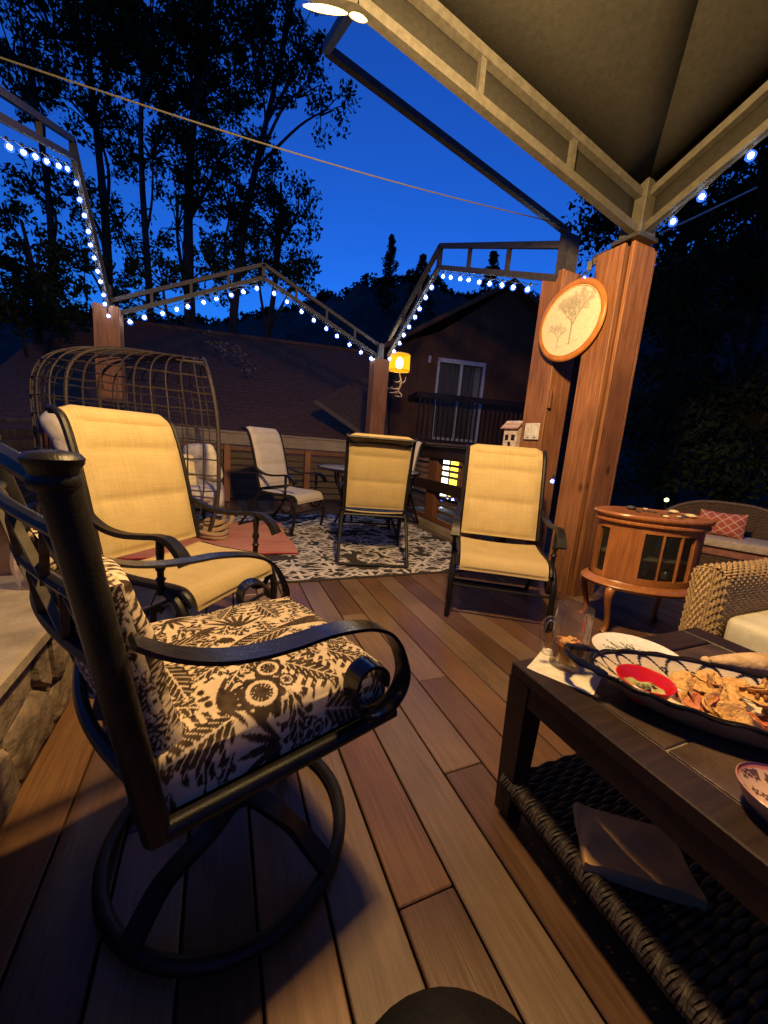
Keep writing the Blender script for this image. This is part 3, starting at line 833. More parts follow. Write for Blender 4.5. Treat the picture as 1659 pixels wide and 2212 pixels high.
# lit lower window seen through the right railing
lw = thing('lit_window', (4.3, 6.9, -.3), 'glowing yellow window seen through the slats of the right railing', 'window'); OL = (4.3, 6.9, -.3)
lu = Vector((.92, -.39, 0)); LN = Vector((-.39, -.92, 0))
Rl = Matrix((lu, -LN, Vector((0, 0, 1)))).transposed()
def lbox(u0, u1, z0, z1, d0=0, d1=.03): 
    c = Vector((4.346, 6.867, 0)) + lu * (u0 + u1) / 2 + LN * (d0 + d1) / 2 + Vector((0, 0, (z0 + z1) / 2))
    return MB().box(c, (u1 - u0, d1 - d0, z1 - z0), Rl)
lbox(-.9, .9, -.6, 1.1, -.12, -.03).build('wall', HWALL, lw, False, OL)
lbox(-.26, .03, .02, .86).build('pane', emit_mat('pane_white', (1, .93, .75), 2.6), lw, False, OL)
lbox(.06, .22, .02, .86).build('pane', emit_mat('pane_yellow', (1, .70, .06), 2.2), lw, False, OL)
lbox(-.30, .26, .86, .92, -.01, .05).build('frame', CEDAR2, lw, False, OL)
lbox(-.30, .26, -.05, .02, -.01, .05).build('frame', CEDAR2, lw, False, OL)
lbox(.03, .06, .02, .86, -.01, .05).build('frame', CEDAR2, lw, False, OL)
strand('tiny white bulbs beyond the lower half of the right railing', [(3.45, 6.06, .16), (3.98, 5.85, .16)], 5, drop=.03, k=1.3)
strand('second row of tiny white bulbs low beyond the right railing', [(3.45, 6.06, .02), (3.80, 5.92, .02)], 3, drop=.03, k=1.2)

# big brown roof on the left
ro = thing('neighbour_roof', (1.0, 11.5, -2.6), 'broad brown shingled roof sloping down behind the far railing', 'house'); OR = (1.0, 11.5, -2.6)
rm = MB()
E0, E1 = Vector((-5.5, 10.9, .55)), Vector((3.55, 8.93, .55))
K0, K1 = Vector((-4.4, 15.35, 4.05)), Vector((4.9, 13.33, 4.05))
def rfn(u, v):
    p = (E0.lerp(E1, u)).lerp(K0.lerp(K1, u), v)
    p.z += .035 * ((v * 34) % 1.0)
    return tuple(p)
NV = 34
for k in range(NV):
    a0, a1 = k / NV, (k + 1) / NV
    V = []
    for u in np.linspace(0, 1, 7):
        lo = E0.lerp(E1, u).lerp(K0.lerp(K1, u), a0) + Vector((0, -.005, .012)); hi = E0.lerp(E1, u).lerp(K0.lerp(K1, u), a1)
        V += [lo, hi, lo - Vector((0, 0, .014))]
    F = []
    for i in range(6):
        F += [(3 * i, 3 * i + 3, 3 * i + 4, 3 * i + 1), (3 * i + 2, 3 * i + 5, 3 * i + 3, 3 * i)]
    rm.add(V, F)
rm.build('shingle_slope', ROOF, ro, False, OR)
bk = MB(); B0, B1 = K0 + Vector((1.2, 4.2, -4)), K1 + Vector((1.2, 4.2, -4))
bk.add([K0, K1, B1, B0], [(0, 1, 2, 3)]); bk.build('rear_slope', ROOF, ro, False, OR)
eb = MB(); eb.add([E0, E1, E1 - Vector((0, 0, 3)), E0 - Vector((0, 0, 3)), E1 - Vector((0, 0, 3)) + (K1 - E1) * 2, E1 + (K1 - E1), ], [(0, 1, 2, 3)])
eb.build('eave_wall', HWALL, ro, False, OR)
bar(tuple(K0 + Vector((0, 0, .03))), tuple(K1 + Vector((0, 0, .03))), .05).build('ridge_cap', ROOF, ro, False, OR)
fs = MB(); a, b = Vector((1.92, 8.72, 1.80)), Vector((3.15, 8.22, 1.03))
fs.tube([a, b], 1, flat=(.012, .045), up=(-.3, -.9, 0)); fs.build('rake_board', SLATW, ro, False, OR)
gw = MB(); c3 = Vector((3.6, 8.3, 3.4))
gw.add([a, b, b + Vector((.35, -.1, 0)), Vector((3.75, 9.2, 2.9))], [(0, 1, 2, 3)]); gw.build('side_gable', noise_mat('dark_gable_siding', (.05, .028, .018), (.085, .05, .034), .9, 0, 4, stretch=(6, 6, .5)), ro, False, OR)  # siding darker than the main house wall
# roofside branch with pale leaves resting over the slope
lm = MB(); lr = random.Random(11)
bp = smoothpts([(-.35, 11.2, 3.25), (.05, 11.0, 3.05), (.45, 10.8, 2.85), (.75, 10.6, 2.55)])
for q in bp:
    for k in range(5):
        c = q + Vector((lr.uniform(-.22, .22), lr.uniform(-.2, .2), lr.uniform(-.16, .12))); s_ = lr.uniform(.03, .06)
        a = Vector((lr.uniform(-1, 1), lr.uniform(-1, 1), lr.uniform(-1, 1))).normalized(); b = a.orthogonal().normalized()
        lm.add([c - a * s_, c + b * s_ * .6, c + a * s_, c - b * s_ * .6], [(0, 1, 2, 3)])
tw = thing('branch', (-.6, 11.4, 3.4), 'pale leafy branch hanging in front of the brown roof', 'branch'); OT = (-.6, 11.4, 3.4)
lm.build('leaves', noise_mat('pale_leaf', (.16, .13, .10), (.26, .22, .17), .7, 0, 5), tw, False, OT)
MB().tube([(-3.0, 13.2, 4.6), (-1.2, 12.2, 3.9)] + [tuple(q) for q in bp], [.03, .02] + [.012] * len(bp), 5).build('stem', BARK, tw, True, OT)

# ------------------------------------------------------------------ trees
def leafy(centers, sizes, nper, leaf, seed, squash=.8, verts_per=4):
    r = np.random.default_rng(seed)
    C = np.asarray(centers); S = np.asarray(sizes)
    V = []; idx = 0
    N = len(C) * nper
    base = np.repeat(C, nper, axis=0); ss = np.repeat(S, nper)
    d = r.normal(size=(N, 3)); d /= np.linalg.norm(d, axis=1)[:, None]
    rad = ss * r.uniform(.1, 1, N) ** .55
    p = base + d * rad[:, None] * np.array([1, 1, squash])
    a = r.normal(size=(N, 3)); a[:, 2] -= .5; a /= np.linalg.norm(a, axis=1)[:, None]
    b = np.cross(a, r.normal(size=(N, 3))); b /= np.linalg.norm(b, axis=1)[:, None]
    l = leaf * r.uniform(.6, 1.25, N)[:, None]
    w = l * r.uniform(.35, .6, N)[:, None]
    q = np.stack([p - a * l * .5, p + b * w * .5 + a * l * .05, p + a * l * .5, p - b * w * .5 + a * l * .05], axis=1).reshape(-1, 3)
    f = np.arange(N * 4).reshape(-1, 4)
    return q, f
def np_build(name, q, f, mat, parent, origin):
    me = bpy.data.meshes.new(name)
    q = q - np.array(origin)
    me.vertices.add(len(q)); me.vertices.foreach_set('co', q.astype(np.float32).ravel())
    me.loops.add(f.size); me.loops.foreach_set('vertex_index', f.ravel().astype(np.int32))
    me.polygons.add(len(f)); me.polygons.foreach_set('loop_start', np.arange(0, f.size, f.shape[1]).astype(np.int32))
    me.polygons.foreach_set('loop_total', np.full(len(f), f.shape[1], dtype=np.int32))
    me.update(calc_edges=True); me.validate()
    me.materials.append(mat)
    o = bpy.data.objects.new(name, me); COL.objects.link(o); o.parent = parent
    return o
def tree(label, base, lobes, seed, leaf=.17, mat=LEAF, trunk_r=.16, name='leafy_tree', clump=.44, dens=58, lean=0, group='trees beyond the deck'):
    rr = random.Random(seed)
    O = (base[0], base[1], -2.6)
    t = thing(name, O, label, 'tree', group)
    top = max(l[2] for l in lobes); 
    tops = [l for l in lobes if l[2] > top * .7]
    tx = sum(l[0] for l in tops) / len(tops); ty = sum(l[1] for l in tops) / len(tops)
    tr = MB(); path = []
    n = 12
    for i in range(n + 1):
        f = i / n
        path.append(Vector((base[0] + (tx - base[0]) * f ** 1.4 + .18 * sin(f * 7 + seed), base[1] + (ty - base[1]) * f ** 1.4 + .15 * cos(f * 6 + seed), -2.6 + (top + 2.6) * f)))
    tr.tube(path, [trunk_r * (1.25 - 1.1 * (i / n)) + .02 for i in range(n + 1)], 8)
    tr.build('trunk', BARK, t, True, O)
    br = MB(); cents = []; sizes = []
    for (x, y, z, r, de) in lobes:
        c = Vector((x, y, z))
        # limb from the trunk a little below the lobe
        zi = max(.5, z - r * rr.uniform(1.0, 1.8)); f = min(1, (zi + 2.6) / (top + 2.6)); k = int(f * n); s = path[min(k, n)]
        mid = s.lerp(c, .5) + Vector((rr.uniform(-.3, .3), rr.uniform(-.3, .3), rr.uniform(-.1, .4)))
        L = smoothpts([s, mid, c], 5)
        br.tube(L, [max(.015, trunk_r * .42 * (1 - .75 * i / len(L))) for i in range(len(L))], 6)
        nc = max(5, int((19 if de < .75 else 23) * de * (r / 1.2) ** 2.0 + 3))
        for q in range(nc):
            d = Vector((rr.gauss(0, 1), rr.gauss(0, 1), rr.gauss(0, .85))).normalized() * r * rr.uniform(.15, 1.05) ** .6
            e = c + d; cents.append(tuple(e)); sizes.append(clump * rr.uniform(.55, 1.15))
            m2 = c.lerp(e, .5) + Vector((rr.uniform(-.15, .15), rr.uniform(-.15, .15), rr.uniform(-.05, .25)))
            br.tube([c.lerp(s, .12), m2, e + d.normalized() * .2], [.028, .016, .005], 4)
    br.build('limb', BARK, t, True, O)
    q, f = leafy(cents, sizes, dens, leaf, seed)
    np_build('crown', q, f, mat, t, O)
LOBES = [(-3.08, 16.82, 12.24, 1.88, 1.0, 2), (-0.87, 16.95, 12.16, 2.36, 1.0, 4), (-2.02, 16.6, 13.47, 1.88, 1.0, 3), (-4.41, 16.24, 11.95, 1.33, 0.8, 1), (1.13, 16.56, 14.65, 1.41, 0.9, 5), (1.14, 16.19, 12.8, 1.49, 0.6, 5), (2.52, 15.56, 12.61, 1.1, 0.3, 5), (3.32, 15.09, 11.99, 0.86, 0.28, 5), (2.44, 15.89, 14.15, 1.18, 0.5, 5), (0.0, 16.19, 10.24, 1.73, 0.7, 4), (-2.0, 15.81, 9.49, 1.38, 0.7, 3), (-3.73, 16.73, 10.34, 1.38, 0.8, 2), (-5.14, 16.18, 10.06, 1.06, 0.45, 1), (-5.12, 15.67, 7.45, 0.93, 0.35, 1), (-4.52, 16.65, 8.13, 1.16, 0.5, 2), (-3.05, 15.84, 7.27, 1.23, 0.6, 3), (-1.43, 16.37, 7.95, 1.49, 0.55, 4), (0.3, 15.71, 8.41, 1.65, 0.75, 5), (1.64, 16.53, 9.93, 1.1, 0.55, 6), (2.04, 16.07, 8.47, 1.18, 0.8, 6), (2.58, 16.09, 9.76, 0.76, 0.25, 6), (1.27, 16.17, 7.24, 1.44, 1.1, 6), (2.75, 15.45, 6.87, 0.81, 0.8, 6), (-0.41, 15.65, 6.5, 1.18, 0.8, 5), (-1.71, 14.92, 5.53, 1.01, 0.7, 4), (-3.64, 14.65, 5.5, 1.0, 0.7, 2), (-4.42, 13.71, 4.63, 1.03, 1.3, 0), (-4.58, 12.47, 3.58, 0.87, 1.3, 0), (-3.17, 15.42, 4.84, 0.8, 0.6, 3), (-5.63, 16.64, 11.32, 1.2, 0.7, 1), (-5.1, 14.25, 5.88, 0.6, 0.5, 0), (-3.86, 13.27, 3.62, 0.85, 1.1, 0), (-0.02, 15.65, 13.08, 1.59, 0.9, 4), (-4.02, 17.63, 14.29, 1.74, 1, 2), (-0.43, 16.2, 15.04, 1.88, 1, 4), (1.99, 16.44, 15.96, 1.57, 0.6, 5)]
TR = [(-4.52, 13.36), (-4.55, 14.67), (-3.5, 15.39), (-2.37, 14.92), (-1.26, 15.62), (-0.11, 15.17), (1.44, 15.68)]
TL = ['low dense dark tree at the left edge behind the cage chair', 'tall thin-trunked tree nearest the left edge', 'tall tree with a dense crown rising behind the left corner post',
      'tall slender tree rising behind the cage chair', 'tallest dense tree in the middle of the grove', 'tall open tree whose sparse right boughs stand against the sky', 'dense rounded tree at the right end of the grove']
for k in range(7):
    tree(TL[k], TR[k], [l[:5] for l in LOBES if l[5] == k], 40 + k, trunk_r=(.12, .13, .16, .12, .2, .15, .15)[k], mat=LEAF if k else LEAFD)
RL = [(9.64, 6.26, 6.37, 1.54, 1.3, 0), (10.67, 6.12, 7.97, 1.44, 1.3, 0), (8.81, 5.63, 4.14, 1.16, 1.3, 0), (11.41, 5.87, 5.51, 1.63, 1.3, 1), (10.22, 5.29, 2.7, 1.54, 1.3, 1), (8.56, 5.37, 2.22, 0.97, 1.3, 0), (10.34, 4.59, 2.18, 1.26, 1.3, 1), (11.33, 5.67, 7.13, 1.23, 1.2, 1), (8.11, 4.79, 1.08, 0.82, 1.3, 0), (9.36, 4.23, 1.01, 0.82, 1.2, 1), (8.21, 7.47, 6.51, 0.76, 1.2, 0), (9.11, 6.84, 5.31, 0.65, 1.2, 0)]
tree('dark evergreen tree just to the right of the plank posts', (9.34, 5.34), [l[:5] for l in RL if l[5] == 0], 71, leaf=.16, mat=LEAFD, trunk_r=.2, clump=.5, dens=60)
tree('dark evergreen tree at the right edge above the wicker seats', (10.98, 4.88), [l[:5] for l in RL if l[5] == 1], 72, leaf=.16, mat=LEAFD, trunk_r=.2, clump=.5, dens=60)

def conifer(label, x, y, z0, z1, r, seed):
    rr = random.Random(seed); O = (x, y, z0 - 8)
    t = thing('conifer', O, label, 'tree', 'conifers on the ridge')
    MB().tube([(x, y, z0 - 8), (x, y, z1)], [.35, .05], 6).build('trunk', BARK, t, True, O)
    cents = []; sizes = []; z = z0 - 2
    while z < z1:
        f = (z1 - z) / (z1 - z0 + 2); rad = r * f ** .85 + .12
        for k in range(6):
            a = rr.uniform(0, 2 * pi); q = rad * rr.uniform(.35, 1)
            cents.append((x + q * cos(a), y + q * sin(a), z - q * .25 + rr.uniform(-.15, .15))); sizes.append(.28 + .3 * f)
        z += .42
    q, f = leafy(cents, sizes, 22, .36, seed)
    np_build('crown', q, f, LEAFD, t, O)
conifer('tall conifer on the ridge, left of the gazebo peak', 18.2, 46, 19.4, 24.7, 1.45, 1)
conifer('short conifer beside the gazebo peak on the ridge', 19.3, 39.5, 17.3, 20.4, 1.6, 2)
conifer('lone conifer seen through the flat right truss', 24.6, 34.7, 14.6, 20.4, 1.9, 3)
# treetops along the ridge: nobody could count them
cents = []; sizes = []
rr = random.Random(9)
for k in range(520):
    s = rr.uniform(-25, 60); cents.append((s + .39 * rr.uniform(-2, 2), 70 - .42 * s + rr.uniform(-2, 2), hill_h(s) + rr.uniform(-.9, .5))); sizes.append(rr.uniform(.5, 1.0))
q, f = leafy(cents, sizes, 26, .75, 19)
o = np_build('wood_on_ridge', q, f, LEAFD, None, (0, 0, 0)); tag(o, 'dark tree line along the crest of the hill', 'wood', kind='stuff')
# small yard lamp far right
t = thing('yard_lamp', (9.5, 5.5, -2.6), 'tiny yellow-green yard lamp glowing in the dark garden', 'lamp'); OY = (9.5, 5.5, -2.6)
t.location = (7.2, 4.2, -2.6); OY = (7.2, 4.2, -2.6)
MB().tube([(7.2, 4.2, -2.6), (7.2, 4.2, .40)], .02, 6).build('pole', BLACK, t, True, OY)
MB().sphere((7.2, 4.2, .43), .036, 8, 6).build('light_bulb', emit_mat('yard_glow', (.9, 1, .35), 3.0), t, True, OY)
MB().lathe([(.06, .49), (.02, .53)], 10, (7.2, 4.2, 0)).build('hood', BLACK, t, True, OY)

# ================================================================== THINGS ON THE DECK
def sheet_attr(fn, nu, nv, colfn):
    """grid whose points also carry a printed colour; fn(u,v)->xyz, colfn(U,V arrays)->(n,3)"""
    m = MB(); m.grid(fn, nu, nv)
    u = np.tile(np.linspace(0, 1, nu), nv); v = np.repeat(np.linspace(0, 1, nv), nu)
    m.c = colfn(u, v); return m
def smooth_noise(u, v, f, seed):
    r = np.random.default_rng(seed); G = r.uniform(0, 1, (64, 64))
    x = u * f; y = v * f; i = np.floor(x).astype(int) % 63; k = np.floor(y).astype(int) % 63
    fx = x - np.floor(x); fy = y - np.floor(y); fx = fx * fx * (3 - 2 * fx); fy = fy * fy * (3 - 2 * fy)
    return (G[i, k] * (1 - fx) + G[i + 1, k] * fx) * (1 - fy) + (G[i, k + 1] * (1 - fx) + G[i + 1, k + 1] * fx) * fy

# ------------------------------------------------------------------ rugs
RX0, RX1, RY0, RY1 = -.30, 2.30, 2.55, 4.95
def rug_col(u, v):
    x = u * (RX1 - RX0); y = v * (RY1 - RY0)
    c = .138
    wx = (smooth_noise(u, v, 17, 1) - .5) * .045; wy = (smooth_noise(u, v, 17, 2) - .5) * .045
    X = (x + wx) / c; Y = (y + wy) / (c * .92)
    def line(t, w): return (np.abs(t - np.round(t)) < w)
    wob = .075 + .06 * smooth_noise(u, v, 40, 3)
    m = line(X * .5, wob * .55) | line(Y, wob * .8) | line((X + Y) * .5, wob * .7) | line((X - Y) * .5, wob * .7) | line((X * .5 + Y), wob * .55) | line((X * .5 - Y), wob * .55)
    drop = smooth_noise(u, v, 9, 4) * .6 + smooth_noise(u, v, 27, 5) * .4
    m &= drop < .64
    m &= smooth_noise(u, v, 60, 6) < .86
    edge = (x < .02) | (x > RX1 - RX0 - .02) | (y < .02) | (y > RY1 - RY0 - .02)
    m &= ~edge
    dk = np.stack([.030 + .022 * drop, .026 + .02 * drop, .024 + .018 * drop], 1)
    lt = np.array([.60, .56, .51])[None] * (.75 + .35 * smooth_noise(u, v, 50, 8))[:, None]
    return np.where(m[:, None], lt, dk)
NU = 460
rm_ = sheet_attr(lambda u, v: (RX0 + (RX1 - RX0) * u, RY0 + (RY1 - RY0) * v, .010 + .0012 * sin(u * 40) * sin(v * 37)), NU, 430, rug_col)
rug = thing('area_rug', (1.0, 3.75, 0), 'large charcoal rug with a cream star-lattice pattern', 'rug'); OG = (1.0, 3.75, 0)
RUGM = attr_mat('rug_pile', .95, .5, 500, .1)
rm_.build('pile', RUGM, rug, False, OG)
eb = MB(); eb.box((1.0, 3.75, .0045), (RX1 - RX0 + .006, RY1 - RY0 + .006, .009), bev=.003); eb.build('binding', flat('rug_binding', (.03, .028, .027), .9), rug, False, OG)

QX0, QX1, QY0, QY1 = -.92, .62, 3.18, 4.42
def red_col(u, v):
    n = smooth_noise(u, v, 6, 21) * .6 + smooth_noise(u * .4, v, 40, 22) * .4
    st = smooth_noise(u * .2, v, 22, 23)
    a = np.array([.42, .12, .085]); b = np.array([.62, .30, .21])
    c = a[None] + (b - a)[None] * np.clip(n * .9 + st * .35, 0, 1)[:, None]
    bd = (v < .025) | (v > .975)
    c[bd] = (.42, .03, .035)
    return c
t = thing('accent_rug', (-.15, 3.8, .012), 'faded coral accent rug under the cage chair', 'rug'); OQ = (-.15, 3.8, .012)
sheet_attr(lambda u, v: (QX0 + (QX1 - QX0) * u + .012 * sin(v * 9), QY0 + (QY1 - QY0) * v + .008 * sin(u * 11), .021 + .002 * sin(u * 23 + v * 9)), 120, 120, red_col).build('pile', attr_mat('coral_pile', .95, .5, 400, .1), t, True, OQ)
MB().box(((QX0 + QX1) / 2, (QY0 + QY1) / 2, .0155), (QX1 - QX0 - .02, QY1 - QY0 - .02, .007)).build('backing', flat('rug_backing', (.30, .08, .06), .9), t, False, OQ)

# ------------------------------------------------------------------ sling chairs
def make_chair():
    t = thing('sling_chair', (0, 0, 0), 'x', 'chair', 'sand sling patio chairs')
    ws = .245
    # centre line of the seat and the back in the side view (y, z); front is -y
    seat = [(-.462, .318), (-.455, .352), (-.432, .385), (-.390, .402), (-.28, .404), (-.14, .404), (-.02, .412)]
    back = [(.002, .440), (.022, .52), (.045, .62), (.072, .73), (.102, .84), (.135, .94), (.163, 1.0), (.195, 1.028), (.232, 1.032)]
    def prof(P, n): return smoothpts([(0, a, b) for a, b in P], n)
    def panel(P, channels, bulge, mb, thick=.012):
        L = prof(P, 8); k = len(L)
        d = [0.0]
        for i in range(1, k): d.append(d[-1] + (L[i] - L[i - 1]).length)
        tot = d[-1]
        nu = 25
        def pt(i, u, side):
            tn = (L[min(i + 1, k - 1)] - L[max(i - 1, 0)]).normalized(); nrm = Vector((0, -tn.z, tn.y))   # front / up side
            x = -ws + 2 * ws * u
            f = d[i] / tot; b = 0
            e = min(u, 1 - u) / .07
            edge = min(1, max(0, (e - .35) / .5))
            if channels:
                for c0, c1 in channels:
                    if c0 <= f <= c1: b = (max(0, sin(pi * (f - c0) / (c1 - c0)))) ** .38
            else: b = 1 if .04 < f < .97 else 0
            sag = -.012 * (4 * u * (1 - u)) * (0 if channels else 1)
            off = (thick * .35 + bulge * b * edge + sag) if side > 0 else (-thick * .35 - bulge * .6 * b * edge + sag)
            p = L[i] + nrm * off; return (x, p.y, p.z)
        V = []; F = []
        for side in (1, -1):
            o = len(V)
            for i in range(k):
                for q in range(nu): V.append(pt(i, q / (nu - 1), side))
            for i in range(k - 1):
                for q in range(nu - 1):
                    f = (o + i * nu + q, o + i * nu + q + 1, o + (i + 1) * nu + q + 1, o + (i + 1) * nu + q)
                    F.append(f if side > 0 else f[::-1])
        o = k * nu
        for i in range(k - 1):
            F.append((i * nu, (i + 1) * nu, o + (i + 1) * nu, o + i * nu)); F.append((i * nu + nu - 1, o + i * nu + nu - 1, o + (i + 1) * nu + nu - 1, (i + 1) * nu + nu - 1))
        for q in range(nu - 1):
            F.append((q, o + q, o + q + 1, q + 1)); z = (k - 1) * nu; F.append((z + q, z + q + 1, o + z + q + 1, o + z + q))
        mb.add(V, F)
    m = MB(); panel(back, [(.03, .36), (.36, .69), (.69, .86), (.86, .99)], .021, m); m.build('back_sling', SLING, t, True, angle=60)
    m = MB(); panel(seat, None, .006, m); m.build('seat_sling', SLING, t, True, angle=60)
    for s in (-1, 1):
        xs = s * .262
        m = MB(); m.tube([(xs, p.y + .004, p.z) for p in prof(back, 5)], .0135, 8)
        m.build('back_rail', BLACK, t)
        m = MB(); m.tube([(xs, p.y, p.z - .012) for p in prof(seat[1:], 5)], .0145, 8); m.build('seat_rail', BLACK, t)
        # arm: leaves the back rail, dips, runs forward and rolls over its front post
        arm = smoothpts([(s * .262, .055, .640), (s * .275, .02, .622), (s * .285, -.06, .592), (s * .29, -.16, .582), (s * .29, -.26, .590), (s * .29, -.33, .598), (s * .29, -.385, .588), (s * .29, -.43, .552), (s * .29, -.455, .512)], 6)
        rad = [.85] * (len(arm) - 16) + [1.0 + .3 * i / 16 for i in range(16)]
        m = MB(); m.tube(arm, rad, flat=(.011, .019), up=(0, 0, 1)); m.build('armrest', BLACK, t, True, angle=35)
        # turned arm post
        m = MB(); m.lathe([(.013, .0), (.013, .05), (.019, .06), (.012, .07), (.012, .09), (.018, .10), (.018, .112), (.012, .125), (.015, .16), (.014, .215)], 10, (s * .288, -.335, .378))
        m.build('arm_post', BLACK, t)
        # front leg: thick curved bar from the seat front down to the foot, then the floor runner
        leg = smoothpts([(s * .272, -.335, .39), (s * .28, -.405, .355), (s * .284, -.447, .28), (s * .286, -.452, .18), (s * .287, -.438, .07), (s * .287, -.425, .012)], 6)
        m = MB(); m.tube(leg, [.0195 - .0045 * i / len(leg) for i in range(len(leg))], 8); m.build('leg', BLACK, t)
        rl = smoothpts([(s * .27, -.02, .395), (s * .278, .05, .30), (s * .283, .14, .14), (s * .284, .238, .016)], 6)
        m = MB(); m.tube(rl, .0145, 8); m.build('leg', BLACK, t)
        # scroll bracket under the seat front
        sp_ = [(s * .278, -.33 + .10 * (1 - k / 22) ** .8 * cos(2.2 + k * .30) * 1.0, .285 + .10 * (1 - k / 22) ** .8 * sin(2.2 + k * .30)) for k in range(20)]
        m = MB(); m.tube(sp_, 1, flat=(.004, .012), up=(1, 0, 0)); m.build('scroll_bracket', BLACK, t, True, angle=35)
    for y, z, r in ((.238, .016, .012), (-.405, .335, .012), (-.02, .375, .012), (-.435, .215, .009)):
        m = MB(); m.tube([(-.284, y, z), (.284, y, z)], r, 8); m.build('crossbar', BLACK, t)
    m = MB(); m.tube(smoothpts([(-.262, .168, .995), (-.20, .175, .972), (-.10, .19, .985), (.10, .19, .985), (.20, .175, .972), (.262, .168, .995)], 5), .009, 7); m.build('top_bracket', BLACK, t)
    m = MB(); m.tube([(-.262, .236, 1.022), (.262, .236, 1.022)], .011, 8); m.build('crossbar', BLACK, t)
    return t
CH = make_chair()
CH.location = (-.273, 1.994, 0); CH.rotation_euler = (0, 0, .873); CH['label'] = 'large sand sling chair on the left, behind the swivel rocker'
copy_tree(CH, (1.741, 2.029, 0), -.587, 'sand sling chair on the right facing the camera, beside the plank posts')
copy_tree(CH, (1.21, 2.983, .012), 2.836, 'sand sling chair turned away, its back to the camera, on the rug')
COOLSLING = weave_mat('cool_lit_sling', (.44, .40, .36), (.58, .54, .49))  # sand sling repeated paler: cool LED and sky light put into the colour
for fc in (copy_tree(CH, (.56, 4.322, .012), .799, 'far left sling chair with cool light painted into its fabric, in side view by the slatted railing'),
           copy_tree(CH, (2.02, 4.42, .012), -1.02, 'farthest sling chair with cool light painted into its fabric, mostly hidden behind the turned-away chair')):
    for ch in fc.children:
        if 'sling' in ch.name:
            ch.material_slots[0].link = 'OBJECT'; ch.material_slots[0].material = COOLSLING

# ------------------------------------------------------------------ glass table on the rug
t = thing('patio_table', (1.50, 3.95, .012), 'round glass patio table with black scrolled legs', 'table')
MB().lathe([(.0, .690), (.535, .690), (.545, .694), (.545, .698), (.535, .702), (.0, .702)], 40).build('glass_top', thin_glass('frosted_glass', (.42, .42, .44), .8, .12), t)
MB().tube([(.555 * cos(a * pi / 20), .555 * sin(a * pi / 20), .693) for a in range(40)], .014, 8, closed=True).build('rim', BLACK, t)
for k in range(4):
    a = k * pi / 2 + .55; c_, s_ = cos(a), sin(a)
    P = smoothpts([(.50 * c_, .50 * s_, .68), (.47 * c_, .47 * s_, .5), (.33 * c_, .33 * s_, .30), (.40 * c_, .40 * s_, .12), (.46 * c_, .46 * s_, .012)], 6)
    MB().tube(P, .013, 7).build('leg', BLACK, t)
    sc = [(c_ * (.36 + .08 * (1 - i / 20) * cos(i * .42)), s_ * (.36 + .08 * (1 - i / 20) * cos(i * .42)), .56 + .08 * (1 - i / 20) * sin(i * .42)) for i in range(18)]
    MB().tube(sc, .006, 5).build('scroll', BLACK, t)
MB().tube([(.33 * cos(a * pi / 12), .33 * sin(a * pi / 12), .30) for a in range(24)], .009, 6, closed=True).build('brace_ring', BLACK, t)

# ------------------------------------------------------------------ rattan cage chair
PX, PY = -.06, 4.12
pod = thing('cage_chair', (PX - .6, PY, 0), 'big dark rattan cage egg chair with grey cushions', 'chair'); OP = (PX - .6, PY, 0)
PD, PWd, PZC, PH = 1.36, .50, .70, .90
def pscale(z): return max(0.0, 1 - abs((z - PZC) / PH) ** 4.4) ** (1 / 4.4)
def lean(z): return -.13 * max(0, (z - .72) / .88) ** 2.4 - .10 * max(0, (.55 - z) / .5) ** 2
def plan(phi, s):
    n = 3.4
    c_, s_ = cos(phi), sin(phi)
    return (-PD * s * abs(c_) ** (2 / n), PWd * (s ** .9) * (1 if s_ >= 0 else -1) * abs(s_) ** (2 / n))
# angles spaced evenly along the plan curve
fine = [plan(-pi / 2 + pi * i / 600, 1) for i in range(601)]
acc = [0]
for a, b in zip(fine, fine[1:]): acc.append(acc[-1] + sqrt((a[0] - b[0]) ** 2 + (a[1] - b[1]) ** 2))
def phi_at(f):
    d = f * acc[-1]; i = int(np.searchsorted(acc, d)); return -pi / 2 + pi * min(600, i) / 600
NR = 29
for k in range(NR):
    ph = phi_at(k / (NR - 1)); pts = []
    for i in range(33):
        b = -1.12 + (pi / 2 - .02 + 1.12) * i / 32
        z = PZC + PH * (1 if b > 0 else -1) * abs(sin(b)) ** (2 / 4.4); s = abs(cos(b)) ** (2 / 4.4)
        x, y = plan(ph, s); z = max(.12, z); pts.append((PX + .05 + x + lean(z), PY + y, z))
    rim = k in (0, NR - 1); stout = k in (9, 19)
    wob = [Vector(p) + Vector((0, .003 * sin(j * 1.7 + k), 0)) for j, p in enumerate(pts)]
    MB().tube(wob, .017 if rim else (.013 if stout else .0065), 6).build('rim' if rim else 'rib', RATTAN, pod, True, OP)
for i in range(10):
    z = .20 + i * .136
    if z > 1.50: break
    s = pscale(z); pts = []
    for k in range(49):
        x, y = plan(phi_at(k / 48), s); pts.append((PX + .05 + x + lean(z), PY + y, z + .004 * sin(k * 2.1 + i)))
    MB().tube(pts, .0062, 5).build('ring', RATTAN, pod, True, OP)
ridge = [(PX + .05 - .13 - PD * .62 * i / 12 - .0, PY + 0, PZC + PH * (1 - .0005 * i * i)) for i in range(13)]
MB().tube(ridge, .012, 6).build('ridge_pole', RATTAN, pod, True, OP)
bp_ = []
for k in range(49):
    x, y = plan(phi_at(k / 48), .86); bp_.append((PX + x, PY + y, .13))
MB().tube(bp_ + [bp_[0]], .018, 6).build('base_ring', RATTAN, pod, True, OP)
for sx, sy in ((-.10, -.36), (-.10, .36), (-.95, -.36), (-.95, .36)):
    MB().tube([(PX + sx, PY + sy, .13), (PX + sx * .98, PY + sy * 1.02, .024)], .018, 7).build('foot', RATTAN, pod, True, OP)
